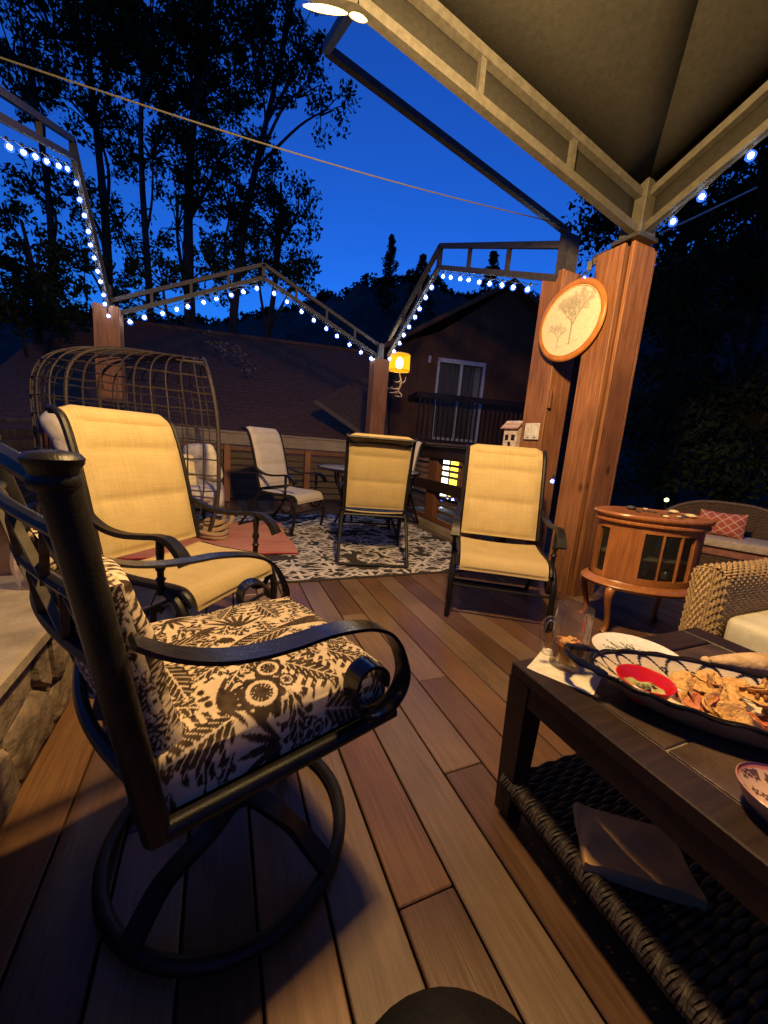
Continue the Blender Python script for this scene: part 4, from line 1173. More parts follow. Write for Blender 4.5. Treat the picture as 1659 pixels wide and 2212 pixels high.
def cushion(c, d, R=None, soft=.35, mat=GREYCLOTH, parent=None, name='cushion', origin=(0, 0, 0), n=14, puff=1.0, label=None):
    m = MB(); V = []
    R = R or Matrix.Identity(3)
    def fn(u, v):
        a = 2 * pi * u; b = -pi / 2 + pi * v
        e = soft
        def sp(w, p): return (1 if w >= 0 else -1) * abs(w) ** p
        x = sp(cos(b), .42) * sp(cos(a), e); y = sp(cos(b), .42) * sp(sin(a), e); z = sp(sin(b), .75)
        z *= 1 - .35 * puff * max(abs(x), abs(y)) ** 4
        p = R @ Vector((x * d[0] / 2, y * d[1] / 2, z * d[2] / 2))
        return (c[0] + p.x, c[1] + p.y, c[2] + p.z)
    m.grid(fn, 44, n, True)
    return m.build(name, mat, parent, True, origin, angle=80)
cushion((PX - .52, PY, .40), (1.18, .84, .22), None, .3, GREYCLOTH, pod, 'seat_cushion', OP)
cushion((PX + .02, PY + .02, .36), (.16, .78, .24), None, .3, GREYCLOTH, pod, 'seat_roll', OP)
R1 = Euler((0, radians(62), 0)).to_matrix()
for yy, zz_, xx in ((-.25, .66, -.98), (.2, .66, -1.02)):
    tag(cushion((PX + xx, PY + yy, zz_), (.46, .44, .17), R1, .35, GREYCLOTH, None, 'throw_pillow', (PX + xx, PY + yy, zz_)), 'grey pillow at the back of the cage chair, ' + ('near side' if yy < 0 else 'far side'), 'pillow', 'grey pillows in the cage chair')
R2 = Euler((radians(-18), radians(70), radians(25))).to_matrix()
tag(cushion((PX - .10, PY + .22, .66), (.40, .40, .15), R2, .35, CREAM, None, 'throw_pillow', (PX - .10, PY + .22, .66)), 'pale square pillow leaning in the mouth of the cage chair', 'pillow')
tag(cushion((PX - .30, PY - .20, .60), (.34, .34, .14), Euler((radians(65), 0, radians(12))).to_matrix(), .35, noise_mat('lamplit_cloth', (.55, .46, .27), (.70, .60, .38), .85, 0, 30, .2), None, 'throw_pillow', (PX - .30, PY - .20, .60)), 'yellow pillow painted as the lamplit near side of the cage chair cushion', 'pillow')  # added pillow: lamplight on the seat cushion painted in as yellow
tag(cushion((PX - 1.02, PY - .30, .92), (.34, .36, .26), Euler((radians(20), radians(60), 0)).to_matrix(), .5, CREAM, None, 'throw_pillow', (PX - 1.02, PY - .30, .92)), 'round cream pillow seen through the bars left of the large sling chair', 'pillow')
# coiled rope bundle by its foot
t = thing('rope_coil', (-.05, 3.74, .022), 'tan coil of thick rope on the coral rug beside the cage chair', 'rope')
for k in range(4):
    r_ = (.105, .12, .10, .075)[k]
    MB().tube([(r_ * cos(a * pi / 10) + .01 * sin(k * 5), r_ * sin(a * pi / 10) * .8, .022 + .042 * k + .012 * sin(a * .6 + k)) for a in range(20)], .022, 7, closed=True).build('loop', noise_mat('jute', (.30, .20, .10), (.48, .35, .2), .9, 0, 120, .6), t)
MB().tube(smoothpts([(.09, -.03, .10), (.14, -.05, .16), (.15, -.03, .22), (.10, 0, .23), (.08, .02, .17)], 5), .020, 7).build('loop', MATS['jute'], t)

# ------------------------------------------------------------------ swivel rocker with printed cushions (front is -y in its own frame)
SWL, SWR = (.05, .83, 0), radians(108.07)
sw = thing('swivel_rocker', SWL, 'black scroll-armed swivel rocker with a brown and cream printed seat cushion', 'chair', rz=SWR)
LATT = .25
BNEAR, BFAR = Vector((-.25, .300, 0)), Vector((.222, .392, 0))   # tops of the two back posts: the back is turned a little against the arms
def bline(f, z, bow=.02):
    k = (z - .415) / .53                       # recline
    p = BNEAR.lerp(BFAR, f); b0 = Vector((-.236, .215, 0)).lerp(Vector((.212, .250, 0)), f)
    q = b0.lerp(p, k); n = Vector((-.14, .99, 0)); q = q + n * bow * sin(pi * f); return Vector((q.x, q.y, z))
for s in (-1, 1):
    fb = 0 if s < 0 else 1
    m = MB(); m.tube([bline(fb, .415 + .53 * i / 10) for i in range(11)], .0195, 12)
    bp0 = m.build('back_post', BLACK, sw)
    ft = bline(fb, .952)
    f_ = MB().lathe([(.021, -.026), (.0235, -.022), (.0235, -.015), (.021, -.011), (.023, -.004), (.026, 0), (.027, .006), (.023, .011), (.010, .014)], 16, tuple(ft)); f_.build('finial', BLACK, bp0)
    # seat side rail
    m = MB(); m.tube([(-.238, .225, .418), (-.238, -.245, .418)] if s < 0 else [(.214, .255, .418), (.262, -.235, .418)], .016, 10); m.build('seat_rail', BLACK, sw)
    prof_ = [(.239, .735), (.217, .718), (.179, .696), (.130, .678), (.074, .668), (.011, .666), (-.043, .668), (-.104, .662), (-.149, .651), (-.187, .631), (-.216, .599), (-.236, .561), (-.250, .518), (-.243, .482), (-.219, .458), (-.187, .45), (-.155, .458), (-.127, .486), (-.112, .525), (-.118, .558), (-.139, .572), (-.165, .567), (-.187, .545), (-.189, .518)]
    P = smoothpts([(-.252, a, b) if s < 0 else (.226 + (.239 - a) * .10, a + .05 - (.239 - a) * .08, b) for a, b in prof_], 4)
    m = MB(); m.tube(P, [.92 + .1 * sin(i * .05) for i in range(len(P))], flat=(.0045, .0215), up=(0, -.0, 1)) if False else m.tube(P, .01, 4)
    # flat strap: wide across (x), thin in the profile plane
    m = MB(); V = []; F = []
    for i, p in enumerate(P):
        tn = (P[min(i + 1, len(P) - 1)] - P[max(i - 1, 0)]).normalized(); nr = Vector((0, -tn.z, tn.y))
        hw = .0215; th = .0042
        for (ax_, an_) in ((-hw, -th), (hw, -th), (hw * 1.0, th * .6), (hw * .75, th), (-hw * .75, th), (-hw, th * .6)):
            V.append(p + Vector((ax_, 0, 0)) + nr * an_)
    k6 = 6
    for i in range(len(P) - 1):
        for q in range(k6): F.append((i * k6 + q, i * k6 + (q + 1) % k6, (i + 1) * k6 + (q + 1) % k6, (i + 1) * k6 + q))
    F.append(tuple(range(k6))[::-1]); F.append(tuple((len(P) - 1) * k6 + q for q in range(k6)))
    m.add(V, F); m.build('armrest', noise_mat('black_gloss_strap', (.010, .009, .008), (.018, .016, .014), .2, 0, 40, .05, 200, spec=.6), sw, True, angle=30)
    m = MB(); m.tube(smoothpts([(-.25, -.155, .452), (-.246, -.20, .438), (-.24, -.235, .425)] if s < 0 else [(.262, -.15, .452), (.264, -.19, .438), (.264, -.22, .425)], 4), .014, 8); m.build('arm_bracket', BLACK, sw)
MB().tube([(-.238, -.235, .418), (.262, -.23, .418)], .014, 8).build('seat_rail', BLACK, sw)
MB().tube([(-.238, .215, .418), (.214, .250, .418)], .014, 8).build('seat_rail', BLACK, sw)
MB().box((0, -.01, .412), (.44, .40, .012)).build('seat_deck', BLACK, sw, False)
# arched back rails, cast lattice
for z, dz, r in ((.925, .030, .013), (.868, .012, .009), (.79, .006, .009), (.70, 0, .011), (.50, 0, .011)):
    MB().tube([bline(i / 12, z, .03) + Vector((0, 0, dz * sin(pi * i / 12))) for i in range(13)], r, 8).build('back_rail', BLACK, sw)
for k in range(8):
    for (za, zb) in ((.79, .868), (.70, .79)):
        f0, f1 = .03 + k * .1175, .03 + (k + 1) * .1175
        p, q = (bline(f0, za, .03), bline(f1, zb, .03)) if k % 2 == 0 else (bline(f0, zb, .03), bline(f1, za, .03))
        m = MB(); m.tube([p, q], 1, flat=(.005, .013), up=(0, 1, 0)); m.build('lattice_bar', noise_mat('olive_bronze', (.06, .05, .032), (.13, .11, .07), .5, .3, 30), sw, False)  # lattice in a lighter olive metal than the frame
# pedestal and ring
MB().lathe([(.05, .40), (.05, .385), (.028, .375), (.028, .20), (.036, .19), (.036, .15), (.03, .14)], 14).build('pedestal', BLACK, sw)
MB().box((0, 0, .398), (.30, .26, .02), bev=.004).build('swivel_plate', BLACK, sw, False)
RC = (.050, .0)
for k in range(4):
    a = k * pi / 2 + .5
    P = smoothpts([(.0, 0, .165), (.10 * cos(a), .10 * sin(a), .150), (.20 * cos(a) + RC[0], .20 * sin(a) + RC[1], .085), (.27 * cos(a) + RC[0], .27 * sin(a) + RC[1], .032)], 5)
    m = MB(); m.tube(P, 1, flat=(.008, .021), up=(0, 0, 1)); m.build('leg', BLACK, sw, True, angle=35)
MB().tube([(.272 * cos(a * pi / 30) + RC[0], .272 * sin(a * pi / 30) + RC[1], .020) for a in range(60)], .0155, 10, closed=True).build('base_ring', BLACK, sw)

# printed cloth: dark leaves, feathers, berries and a long-tailed bird on cream
def toile(u, v, seed=4, sx=.47, sy=.46):
    r = random.Random(seed)
    X = u * sx; Y = v * sy
    wob = smooth_noise(u, v, 38, seed + 1) - .5
    dark = np.zeros_like(u); light = np.zeros_like(u)
    def loc(cx, cy, an):
        c_, s_ = cos(an), sin(an); dx = X - cx; dy = Y - cy
        return dx * c_ + dy * s_, -dx * s_ + dy * c_
    def leaf_(cx, cy, an, L, Wd, serr, veins=True):
        a, b = loc(cx, cy, an); t_ = np.clip((a + L / 2) / L, 0, 1)
        prof = np.sin(pi * t_) ** .7 * Wd * (1 + serr * np.sign(np.sin(a * 2 * pi / .0155)) * .35) 
        m = (np.abs(b) < prof) & (np.abs(a) < L / 2)
        dark[m] = 1
        if veins:
            w = m & ((np.abs(b) < .0012) | (np.abs(np.mod(a + np.abs(b) * 1.2, .013) - .0065) < .0011)) & (np.abs(b) < prof * .8)
            light[w] = 1
    def disc(cx, cy, R, pet=0, ring=True):
        a, b = loc(cx, cy, 0); rr_ = np.sqrt(a * a + b * b); th = np.arctan2(b, a)
        R_ = R * (1 + (.22 * np.abs(np.sin(th * pet / 2)) - .1 if pet else 0))
        m = rr_ < R_; dark[m] = 1
        if ring:
            light[m & (np.abs(rr_ - R * .62) < R * .10)] = 1
            light[m & (np.abs(np.sin(th * max(4, pet))) < .25) & (rr_ > R * .3) & (rr_ < R * .55)] = 1
    def fan(cx, cy, an, L, n, spread):
        for k in range(n):
            q = an + (k / (n - 1) - .5) * spread
            leaf_(cx + cos(q) * L * .55, cy + sin(q) * L * .55, q, L, .0042, 0, False)
    def stem(cx, cy, an, L, curve):
        a, b = loc(cx, cy, an); m = (np.abs(b - curve * np.sin(a * pi / L)) < .0016) & (np.abs(a) < L / 2); dark[m] = 1
    # bird: body, head, beak, sweeping tail
    leaf_(.255, .205, .22, .15, .023, .0); leaf_(.19, .185, .6, .034, .012, 0, False); disc(.178, .178, .009, 0, False)
    for k in range(4): leaf_(.37, .232 + k * .006, .12 + .05 * k, .15, .004, 0, False)
    fan(.235, .26, 1.4, .07, 7, 1.7)
    # fill the cloth with serrated leaves, rosettes, fans and berries wherever there is room
    tries = 0
    for (lo, hi, nt_) in ((.032, .044, 170), (.020, .028, 320), (.011, .016, 440), (.005, .008, 520)):
        for k in range(nt_):
            cx, cy = r.uniform(0, sx), r.uniform(0, sy); R_ = r.uniform(lo, hi)
            near_ = np.hypot(X - cx, Y - cy) < R_
            if not near_.any() or dark[near_].mean() > .13: continue
            kind_ = r.random()
            if R_ < .01: disc(cx, cy, R_ * .8, 0, False) if kind_ < .5 else leaf_(cx, cy, r.uniform(0, pi), R_ * 2.4, R_ * .5, 0, False)
            elif kind_ < .68: leaf_(cx, cy, r.uniform(0, pi), R_ * 2.5, R_ * .78, 1.0); stem(cx, cy, r.uniform(0, pi), R_ * 2.6, R_ * .4)
            elif kind_ < .86: disc(cx, cy, R_ * .92, r.choice((8, 9, 11)))
            else: fan(cx, cy - R_ * .6, r.uniform(0, 6.28), R_ * 1.5, 7, 1.9)
    d = (dark > 0) & (light == 0)
    mott = smooth_noise(u, v, 55, seed + 7)
    c_dark = np.array([.045, .029, .017])[None] * (.5 + 1.4 * mott)[:, None]
    c_lt = np.array([.62, .50, .335])[None] * (.92 + .12 * smooth_noise(u, v, 30, seed + 3))[:, None]
    return np.where(d[:, None], c_dark, c_lt)
TOILE = attr_mat('toile_cloth', .85, .35, 700, .15)
def box_cushion(cen, dims, name, parent, seed, nn=230, R=None, crown=.03, bow=0):
    """box cushion: top sheet wraps over rounded edges down the four sides"""
    Lx, Ly, Lz = dims
    ex = .09   # part of the sheet that turns down over each edge
    def fn(u, v):
        a = (u - .5) * 2; b = (v - .5) * 2
        def turn(q, half):
            # maps -1..1 to (flat position, depth down the side)
            w = abs(q); lim = 1 - ex * 2
            if w <= lim: return q / lim * half, 0.0
            t_ = (w - lim) / (1 - lim); return (1 if q > 0 else -1) * half, t_
        x, dx = turn(a, Lx / 2); y, dy = turn(b, Ly / 2)
        dn = max(dx, dy)
        # rounded shoulder
        rx = x * (1 + .012 * sin(min(1, dn) * pi)); ry = y * (1 + .012 * sin(min(1, dn) * pi))
        cz = crown * (1 - (abs(x) / (Lx / 2)) ** 2.6) * (1 - (abs(y) / (Ly / 2)) ** 2.6)
        if dn == 0:
            z = Lz / 2 + cz - .0
            e = max(abs(x) / (Lx / 2), abs(y) / (Ly / 2))
            if e > .93: z -= ((e - .93) / .07) ** 2 * .014
        else:
            z = Lz / 2 - .014 - dn * (Lz - .02)
            if dx > 0 and dy > 0: rx *= .985; ry *= .985
        p = Vector((rx, ry, z))
        p.z += .004 * sin(u * 17) * sin(v * 13) * (dn == 0)
        if R is not None: p = R @ p
        if bow: p.y += bow * max(0, 1 - (p.x / .24) ** 2)
        return (cen[0] + p.x, cen[1] + p.y, cen[2] + p.z)
    m = sheet_attr(fn, nn, nn, lambda u, v: toile(u, v, seed))
    return m.build(name, TOILE, parent, True, angle=70)
box_cushion((.0, .0, .478), (.455, .445, .105), 'seat_cushion', sw, 4, 260, Matrix.Rotation(pi / 2, 3, 'Z') @ Matrix.Rotation(pi, 3, 'Z'))
RB = Matrix.Rotation(radians(8.0), 3, 'Z') @ Matrix.Rotation(radians(-13), 3, 'X') @ Matrix.Rotation(pi / 2, 3, 'X')
cpos = bline(.5, .645, 0) + Vector((.14, -.99, 0)) * .030
box_cushion(tuple(cpos), (.42, .31, .06), 'back_cushion', sw, 9, 150, RB, crown=.012)
RB2 = Matrix.Rotation(radians(8.0), 3, 'Z') @ Matrix.Rotation(radians(-13), 3, 'X') @ Matrix.Rotation(-pi / 2, 3, 'X')
box_cushion(tuple(cpos + Vector((-.14, .99, 0)) * .004), (.42, .31, .05), 'back_cushion_rear', sw, 14, 150, RB2, crown=.014)
# a ruffled skirt tie hanging from the back cushion
MB().grid(lambda u, v: tuple(bline(.06 + .88 * u, .50, .0) + Vector((0, .012 * sin(u * 30) * v, -.06 * v))), 40, 5).build('cushion_skirt', noise_mat('brown_print', (.03, .02, .012), (.30, .23, .15), .9, 0, 60, contrast=(.52, .6)), sw, True)

# ------------------------------------------------------------------ coffee table
TZ = .45
tb = thing('coffee_table', (1.14, .26, 0), 'dark espresso coffee table with a tiled top and woven lower shelf', 'table'); OT = (1.14, .26, 0)
tx0, tx1, ty0, ty1 = .728, 1.56, -.22, .725
fw_ = .085
for (x0, x1, y0, y1, nm) in ((tx0, tx0 + fw_, ty0, ty1, 'top_rail'), (tx1 - fw_, tx1, ty0, ty1, 'top_rail'), (tx0 + fw_ + .001, tx1 - fw_ - .001, ty1 - fw_, ty1, 'top_rail'), (tx0 + fw_ + .001, tx1 - fw_ - .001, ty0, ty0 + fw_, 'top_rail')):
    MB().box(((x0 + x1) / 2, (y0 + y1) / 2, TZ - .0175), (x1 - x0, y1 - y0, .035), bev=.003).build(nm, DARKWOOD, tb, False, OT)
for (x0, x1, y0, y1) in ((tx0 + .004, tx0 + .024, ty0 + .03, ty1 - .03), (tx1 - .024, tx1 - .004, ty0 + .03, ty1 - .03), (tx0 + .03, tx1 - .03, ty1 - .024, ty1 - .004), (tx0 + .03, tx1 - .03, ty0 + .004, ty0 + .024)):
    MB().box(((x0 + x1) / 2, (y0 + y1) / 2, TZ - .0635), (x1 - x0, y1 - y0, .055)).build('apron', DARKWOOD, tb, False, OT)
for x, y in ((tx0 + .034, ty1 - .034), (tx1 - .034, ty1 - .034), (tx0 + .034, ty0 + .034), (tx1 - .034, ty0 + .034)):
    V = []; 
    m = MB(); m.tube([(x, y, 0), (x, y, TZ - .036)], [.76, 1.0], flat=(.034, .034), up=(1, 0, 0)); m.build('leg', DARKWOOD, tb, False, OT)
TILE = noise_mat('slate_tile', (.042, .026, .018), (.075, .048, .034), .42, 0, 12, .3, 60)
nxt, nyt = 2, 3
gx0, gx1, gy0, gy1 = tx0 + fw_ + .004, tx1 - fw_ - .004, ty0 + fw_ + .004, ty1 - fw_ - .004
MB().box(((gx0 + gx1) / 2, (gy0 + gy1) / 2, TZ - .016), (gx1 - gx0, gy1 - gy0, .02)).build('tile_bed', noise_mat('grout', (.16, .135, .115), (.24, .2, .17), .9, 0, 40), tb, False, OT)
for i in range(nxt):
    for k in range(nyt):
        w = (gx1 - gx0) / nxt; l = (gy1 - gy0) / nyt
        MB().box((gx0 + w * (i + .5), gy0 + l * (k + .5), TZ - .006), (w - .006, l - .006, .010), bev=.0015).build('tile', TILE, tb, False, OT)
# woven lower shelf: rolled edge and cross strands
SZ = .105
shf = MB(); shf.box(((tx0 + tx1) / 2, (ty0 + ty1) / 2, SZ - .015), (tx1 - tx0 - .05, ty1 - ty0 - .05, .02)); shf.build('shelf_board', DARKWOOD, tb, False, OT)
DW = noise_mat('dark_seagrass', (.012, .008, .005), (.034, .022, .012), .65, 0, 80, .5)
wv = MB()
for k in range(62):
    y = ty0 + .03 + (ty1 - ty0 - .06) * k / 61
    wv.tube([(tx0 + .03 + (tx1 - tx0 - .06) * i / 22, y, SZ + .004 * (1 if (i + k) % 2 else -1)) for i in range(23)], .0062, 5)
wv.build('woven_shelf', DW, tb, True, OT)
er = MB()
for k in range(130):
    y = ty0 + .03 + (ty1 - ty0 - .06) * k / 129
    er.tube([(tx0 + .022 + .026 * cos(a), y + .003 * sin(a * 2 + k), SZ - .004 + .022 * sin(a)) for a in (0.2, .9, 1.6, 2.3, 3.0, 3.7, 4.4)], .0042, 5)
er.build('rolled_edge', DW, tb, True, OT)
# book-like paper bag lying on the shelf
pb = thing('paper_bag', (.868, .425, SZ + .010), 'creased brown paper bag lying on the lower shelf of the coffee table', 'bag', rz=radians(-38))
PAPER = noise_mat('kraft_paper', (.32, .17, .060), (.44, .26, .10), .8, 0, 6, .5, 14)
def bagf(u, v):
    a = 2 * pi * u
    def sp(w, p): return (1 if w >= 0 else -1) * abs(w) ** p
    s = 1 - .06 * v
    x = .115 * sp(cos(a), .25) * s; z = .014 * (1 + sp(sin(a), .4)) * (1 - .15 * v) + .003 * sin(a * 5 + v * 9)
    return (x, -.075 + .155 * v, z + .004)
m = MB(); m.grid(bagf, 40, 12, True); m.build('sleeve', PAPER, pb, True, angle=50)
for e_ in (0, 1):
    m = MB(); m.add([bagf(i / 40, e_) for i in range(40)], [tuple(range(40)) if e_ == 0 else tuple(range(40))[::-1]]); m.build('folded_end', PAPER, pb, False)

# ------------------------------------------------------------------ things on the table
def clear_thin():
    m, nt, p = _new('clear_glass'); nt.nodes.remove(p)
    fr_ = nt.nodes.new('ShaderNodeFresnel'); fr_.inputs[0].default_value = 1.5
    t_ = nt.nodes.new('ShaderNodeBsdfTransparent'); t_.inputs[0].default_value = (.97, .965, .95, 1)
    g_ = nt.nodes.new('ShaderNodeBsdfGlossy'); g_.inputs['Roughness'].default_value = .06
    mu_ = nt.nodes.new('ShaderNodeMath'); mu_.operation = 'MULTIPLY_ADD'; mu_.inputs[1].default_value = .55; mu_.inputs[2].default_value = .0
    nt.links.new(fr_.outputs[0], mu_.inputs[0])
    df = nt.nodes.new('ShaderNodeBsdfTranslucent'); df.inputs[0].default_value = (.8, .78, .72, 1); m0 = nt.nodes.new('ShaderNodeMixShader'); m0.inputs[0].default_value = .09
    nt.links.new(t_.outputs[0], m0.inputs[1]); nt.links.new(df.outputs[0], m0.inputs[2])
    mx = nt.nodes.new('ShaderNodeMixShader'); nt.links.new(mu_.outputs[0], mx.inputs[0])
    nt.links.new(m0.outputs[0], mx.inputs[1]); nt.links.new(g_.outputs[0], mx.inputs[2]); nt.links.new(mx.outputs[0], nt.nodes['Material Output'].inputs[0])
    return m
def mug():
    cx_, cy_ = .862, .668
    t = thing('beer_mug', (cx_, cy_, TZ + .0035), 'tall glass mug with amber drink left in the bottom', 'mug')
    G = clear_thin()
    n = 40; H = .166
    def rad(z, flute=True):
        return .0415 + .004 * (z / H) 
    outer = []; m = MB()
    def fo(u, v):
        a = 2 * pi * u; z = H * v; r_ = rad(z) + (.0013 * abs(sin(a * 6)) if .12 < v < .72 else .0006)
        return (r_ * cos(a), r_ * sin(a), z)
    def fi(u, v):
        a = 2 * pi * u; z = .016 + (H - .016) * v; r_ = rad(z) - .0042; return (r_ * cos(a), r_ * sin(a), z)
    m.grid(fo, 72, 14, True); k = len(m.v); m.grid(fi, 72, 14, True)
    m.f = m.f[:72 * 13] + [f[::-1] for f in m.f[72 * 13:]]
    m.f.append(tuple(range(72))[::-1]); m.f.append(tuple(k + i for i in range(72)))
    top = 72 * 13
    for i in range(72): m.f.append((top + i, top + (i + 1) % 72, k + top + (i + 1) % 72, k + top + i))
    m.build('glass_body', G, t, True, angle=60)
    h_ = smoothpts([(-.036, .022, .122), (-.050, .030, .124), (-.060, .036, .108), (-.062, .037, .078), (-.058, .034, .045), (-.048, .029, .026), (-.034, .021, .026)], 5)
    MB().tube(h_, .0072, 10).build('handle', G, t)
    DR = noise_mat('amber_drink', (.70, .27, .03), (.85, .42, .08), .3, 0, 40, .0)
    MB().lathe([(.001, .0166), (.0365, .0166), (.0372, .040), (.037, .062), (.001, .063)], 32).build('drink', DR, t)
    fm = MB()
    for q in range(26):
        a = random.uniform(0, 2 * pi); r_ = .033 * sqrt(random.random()); fm.sphere((r_ * cos(a), r_ * sin(a), .062 + random.uniform(-.002, .004)), random.uniform(.004, .009), 7, 5)
    fm.build('foam', noise_mat('orange_foam', (.68, .36, .12), (.82, .52, .24), .7, 0, 60), t)
mug()
# napkin under the mug
def napf(u, v):
    x = (u - .5) * .15; y = (v - .5) * .15; return (x, y, .0012 + .0016 * abs(sin(u * 9 + v * 4)) * (abs(u - .5) + abs(v - .5)))
nk = thing('napkin', (.845, .655, TZ), 'folded cream paper napkin under the glass mug', 'napkin', rz=radians(28))
MB().grid(napf, 16, 16).build('upper_ply', noise_mat('napkin_paper', (.66, .60, .45), (.80, .74, .58), .9, 0, 40, .3), nk, True)
m = MB(); m.grid(lambda u, v: ((u - .5) * .152 + .006, (v - .5) * .150 - .008, .0006), 6, 6); m.build('lower_ply', MATS['napkin_paper'], nk, True)

# white plate with a sprig drawn on it
def plate_col(u, v):
    r_ = v; a = 2 * pi * u; X = r_ * np.cos(a); Y = r_ * np.sin(a)
    c = np.tile(np.array([[.78, .74, .66]]), (len(u), 1))
    m = np.zeros(len(u), bool)
    rr_ = random.Random(3)
    def seg(p, q, w):
        p = np.array(p); q = np.array(q); d = q - p; L = np.dot(d, d) + 1e-9
        t_ = np.clip(((X - p[0]) * d[0] + (Y - p[1]) * d[1]) / L, 0, 1)
        return np.hypot(X - p[0] - t_ * d[0], Y - p[1] - t_ * d[1]) < w
    def br(p, an, L, dep):
        nonlocal m
        q = (p[0] + L * cos(an), p[1] + L * sin(an)); m |= seg(p, q, .010 + .006 * dep)
        if dep == 0:
            m |= (np.hypot(X - q[0], Y - q[1]) < .03); return
        for k in range(3): br((p[0] + (q[0] - p[0]) * (.5 + .25 * k), p[1] + (q[1] - p[1]) * (.5 + .25 * k)), an + rr_.uniform(-1.0, 1.0), L * .62, dep - 1)
    for k in range(4): br((-.25, -.15), .3 + k * .45, .42, 2)
    c[m] = (.10, .12, .05)
    return c
def disc_sheet(fn, nu, nv, colfn):
    m = MB(); V = []; F = []
    m.grid(lambda u, v: fn(u * (nu - 1) / nu if False else u, v), nu, nv)
    u = np.tile(np.linspace(0, 1, nu), nv); v = np.repeat(np.linspace(0, 1, nv), nu); m.c = colfn(u, v); return m
def plf(u, v):
    a = 2 * pi * u; r_ = .118 * v; z = .006 + (.010 * max(0, (v - .66) / .34) ** 1.2); return (r_ * cos(a), r_ * sin(a), z)
pt = thing('dinner_plate', (1.115, .640, TZ), 'white plate with a dark sprig design behind the platter', 'plate', rz=radians(-20))
GLZ = attr_mat('glazed_print', .25, 0, 1, .4, .0)
disc_sheet(plf, 160, 90, plate_col).build('face', GLZ, pt, True)
MB().lathe([(.068, .0), (.070, .003), (.118, .0155), (.1195, .0165), (.118, .0175)], 48, cap=False).build('underside', flat('white_glaze', (.70, .66, .58), .25), pt)

# long oval platter with a black scalloped rim and loop handles
PLC = (1.065, .392); PLA = math.atan2(-.54, .60)
pl = thing('oval_platter', (PLC[0], PLC[1], TZ), 'long oval platter with a black lattice rim and loop handle, full of chips', 'platter', rz=PLA)
PA, PB = .292, .132
def plat(u, v):
    a = 2 * pi * u; sc = .60 + .40 * v
    sq = 1.0
    x = PA * sc * cos(a); y = PB * (.62 + .38 * v) * sin(a)
    z = .006 + .058 * v ** 1.5 + (.0025 * cos(a * 22) if v > .97 else 0); return (x, y, z)
def plat_col(u, v):
    a = u * 2 * pi
    c = np.tile(np.array([[.72, .62, .46]]), (len(u), 1)); bl = np.array([.012, .012, .018])
    L = u * 22
    arc = np.abs(np.mod(L, 1) - .5)
    m = (np.abs((v - .45) - .50 * (1 - (arc * 2) ** 2)) < .055) & (v > .38)
    m |= v > .93
    m |= (np.abs(v - .36) < .03)
    st = (np.hypot((np.mod(L + .5, 1) - .5) * .6, (v - .62)) < .085)
    m |= st & (np.mod(np.arctan2(v - .62, np.mod(L + .5, 1) - .5) * 4 / pi, 1) < .75)
    ck = (v > .12) & (v < .30)
    m |= ck & ((np.floor(u * 90) + np.floor(v * 30)) % 2 == 0)
    c[m] = bl
    return c
disc_sheet(plat, 420, 70, plat_col).build('inner_wall', GLZ, pl, True)
m = MB(); m.grid(lambda u, v: plat(u, 0)[:2] + (plat(u, 0)[2],) if v > .5 else (plat(u, 0)[0] * .02, plat(u, 0)[1] * .02, .006), 64, 2); m.build('floor', flat('cream_glaze', (.70, .60, .44), .2), pl)
m = MB(); m.grid(lambda u, v: (plat(u, v)[0] * 1.012, plat(u, v)[1] * 1.02, plat(u, v)[2] - .006), 96, 12); m.build('outer_wall', flat('putty_glaze', (.26, .20, .105), .35), pl)
rimp = [(plat(i / 132, 1)[0] * 1.006, plat(i / 132, 1)[1] * 1.01, plat(i / 132, .96)[2] + .004 + .002 * cos(i / 132 * 2 * pi * 22)) for i in range(132)]
BGL = flat('black_glaze', (.010, .010, .013), .12)
MB().tube(rimp, .0046, 7, closed=True).build('rim', BGL, pl)
for s in (-1, 1):
    hd = smoothpts([(s * .268, .052, .062), (s * .300, .050, .070), (s * .338, .030, .076), (s * .350, 0, .078), (s * .338, -.030, .076), (s * .300, -.050, .070), (s * .268, -.052, .062)], 6)
    MB().tube(hd, [.0085 + .002 * sin(i) for i in range(len(hd))], 8).build('handle', BGL, pl)
# red dip bowl
rb = thing('dip_bowl', (.905, .492, TZ + .016), 'bright red bowl of dip standing in the platter', 'bowl')
RED = noise_mat('red_plastic', (.52, .008, .014), (.62, .014, .02), .28, 0, 5)
MB().lathe([(.030, .0), (.034, .002), (.052, .034), (.058, .047), (.060, .050), (.058, .0515), (.054, .048), (.047, .032), (.030, .008), (.001, .007)], 40, cap=False).build('shell', RED, rb)
def dipf(u, v):
    a = 2 * pi * u; r_ = .043 * v; return (r_ * cos(a), r_ * sin(a), .0245 + .0035 * sin(a * 3 + 9 * v) * v + .002 * sin(a * 7))
MB().grid(dipf, 40, 10).build('dip', noise_mat('green_dip', (.22, .22, .07), (.50, .48, .22), .45, 0, 45, .3), rb, True)
lf = MB(); lr = random.Random(5)
for k in range(14):
    a = lr.uniform(0, 6.28); r_ = lr.uniform(0, .036); c = Vector((r_ * cos(a), r_ * sin(a), .031)); d = Vector((lr.uniform(-1, 1), lr.uniform(-1, 1), lr.uniform(-.2, .5))).normalized() * .008; e = d.cross(Vector((0, 0, 1))).normalized() * .004
    lf.add([c - d, c + e, c + d, c - e], [(0, 1, 2, 3)])
lf.build('herb', flat('herb_green', (.05, .07, .02), .6), rb, False)
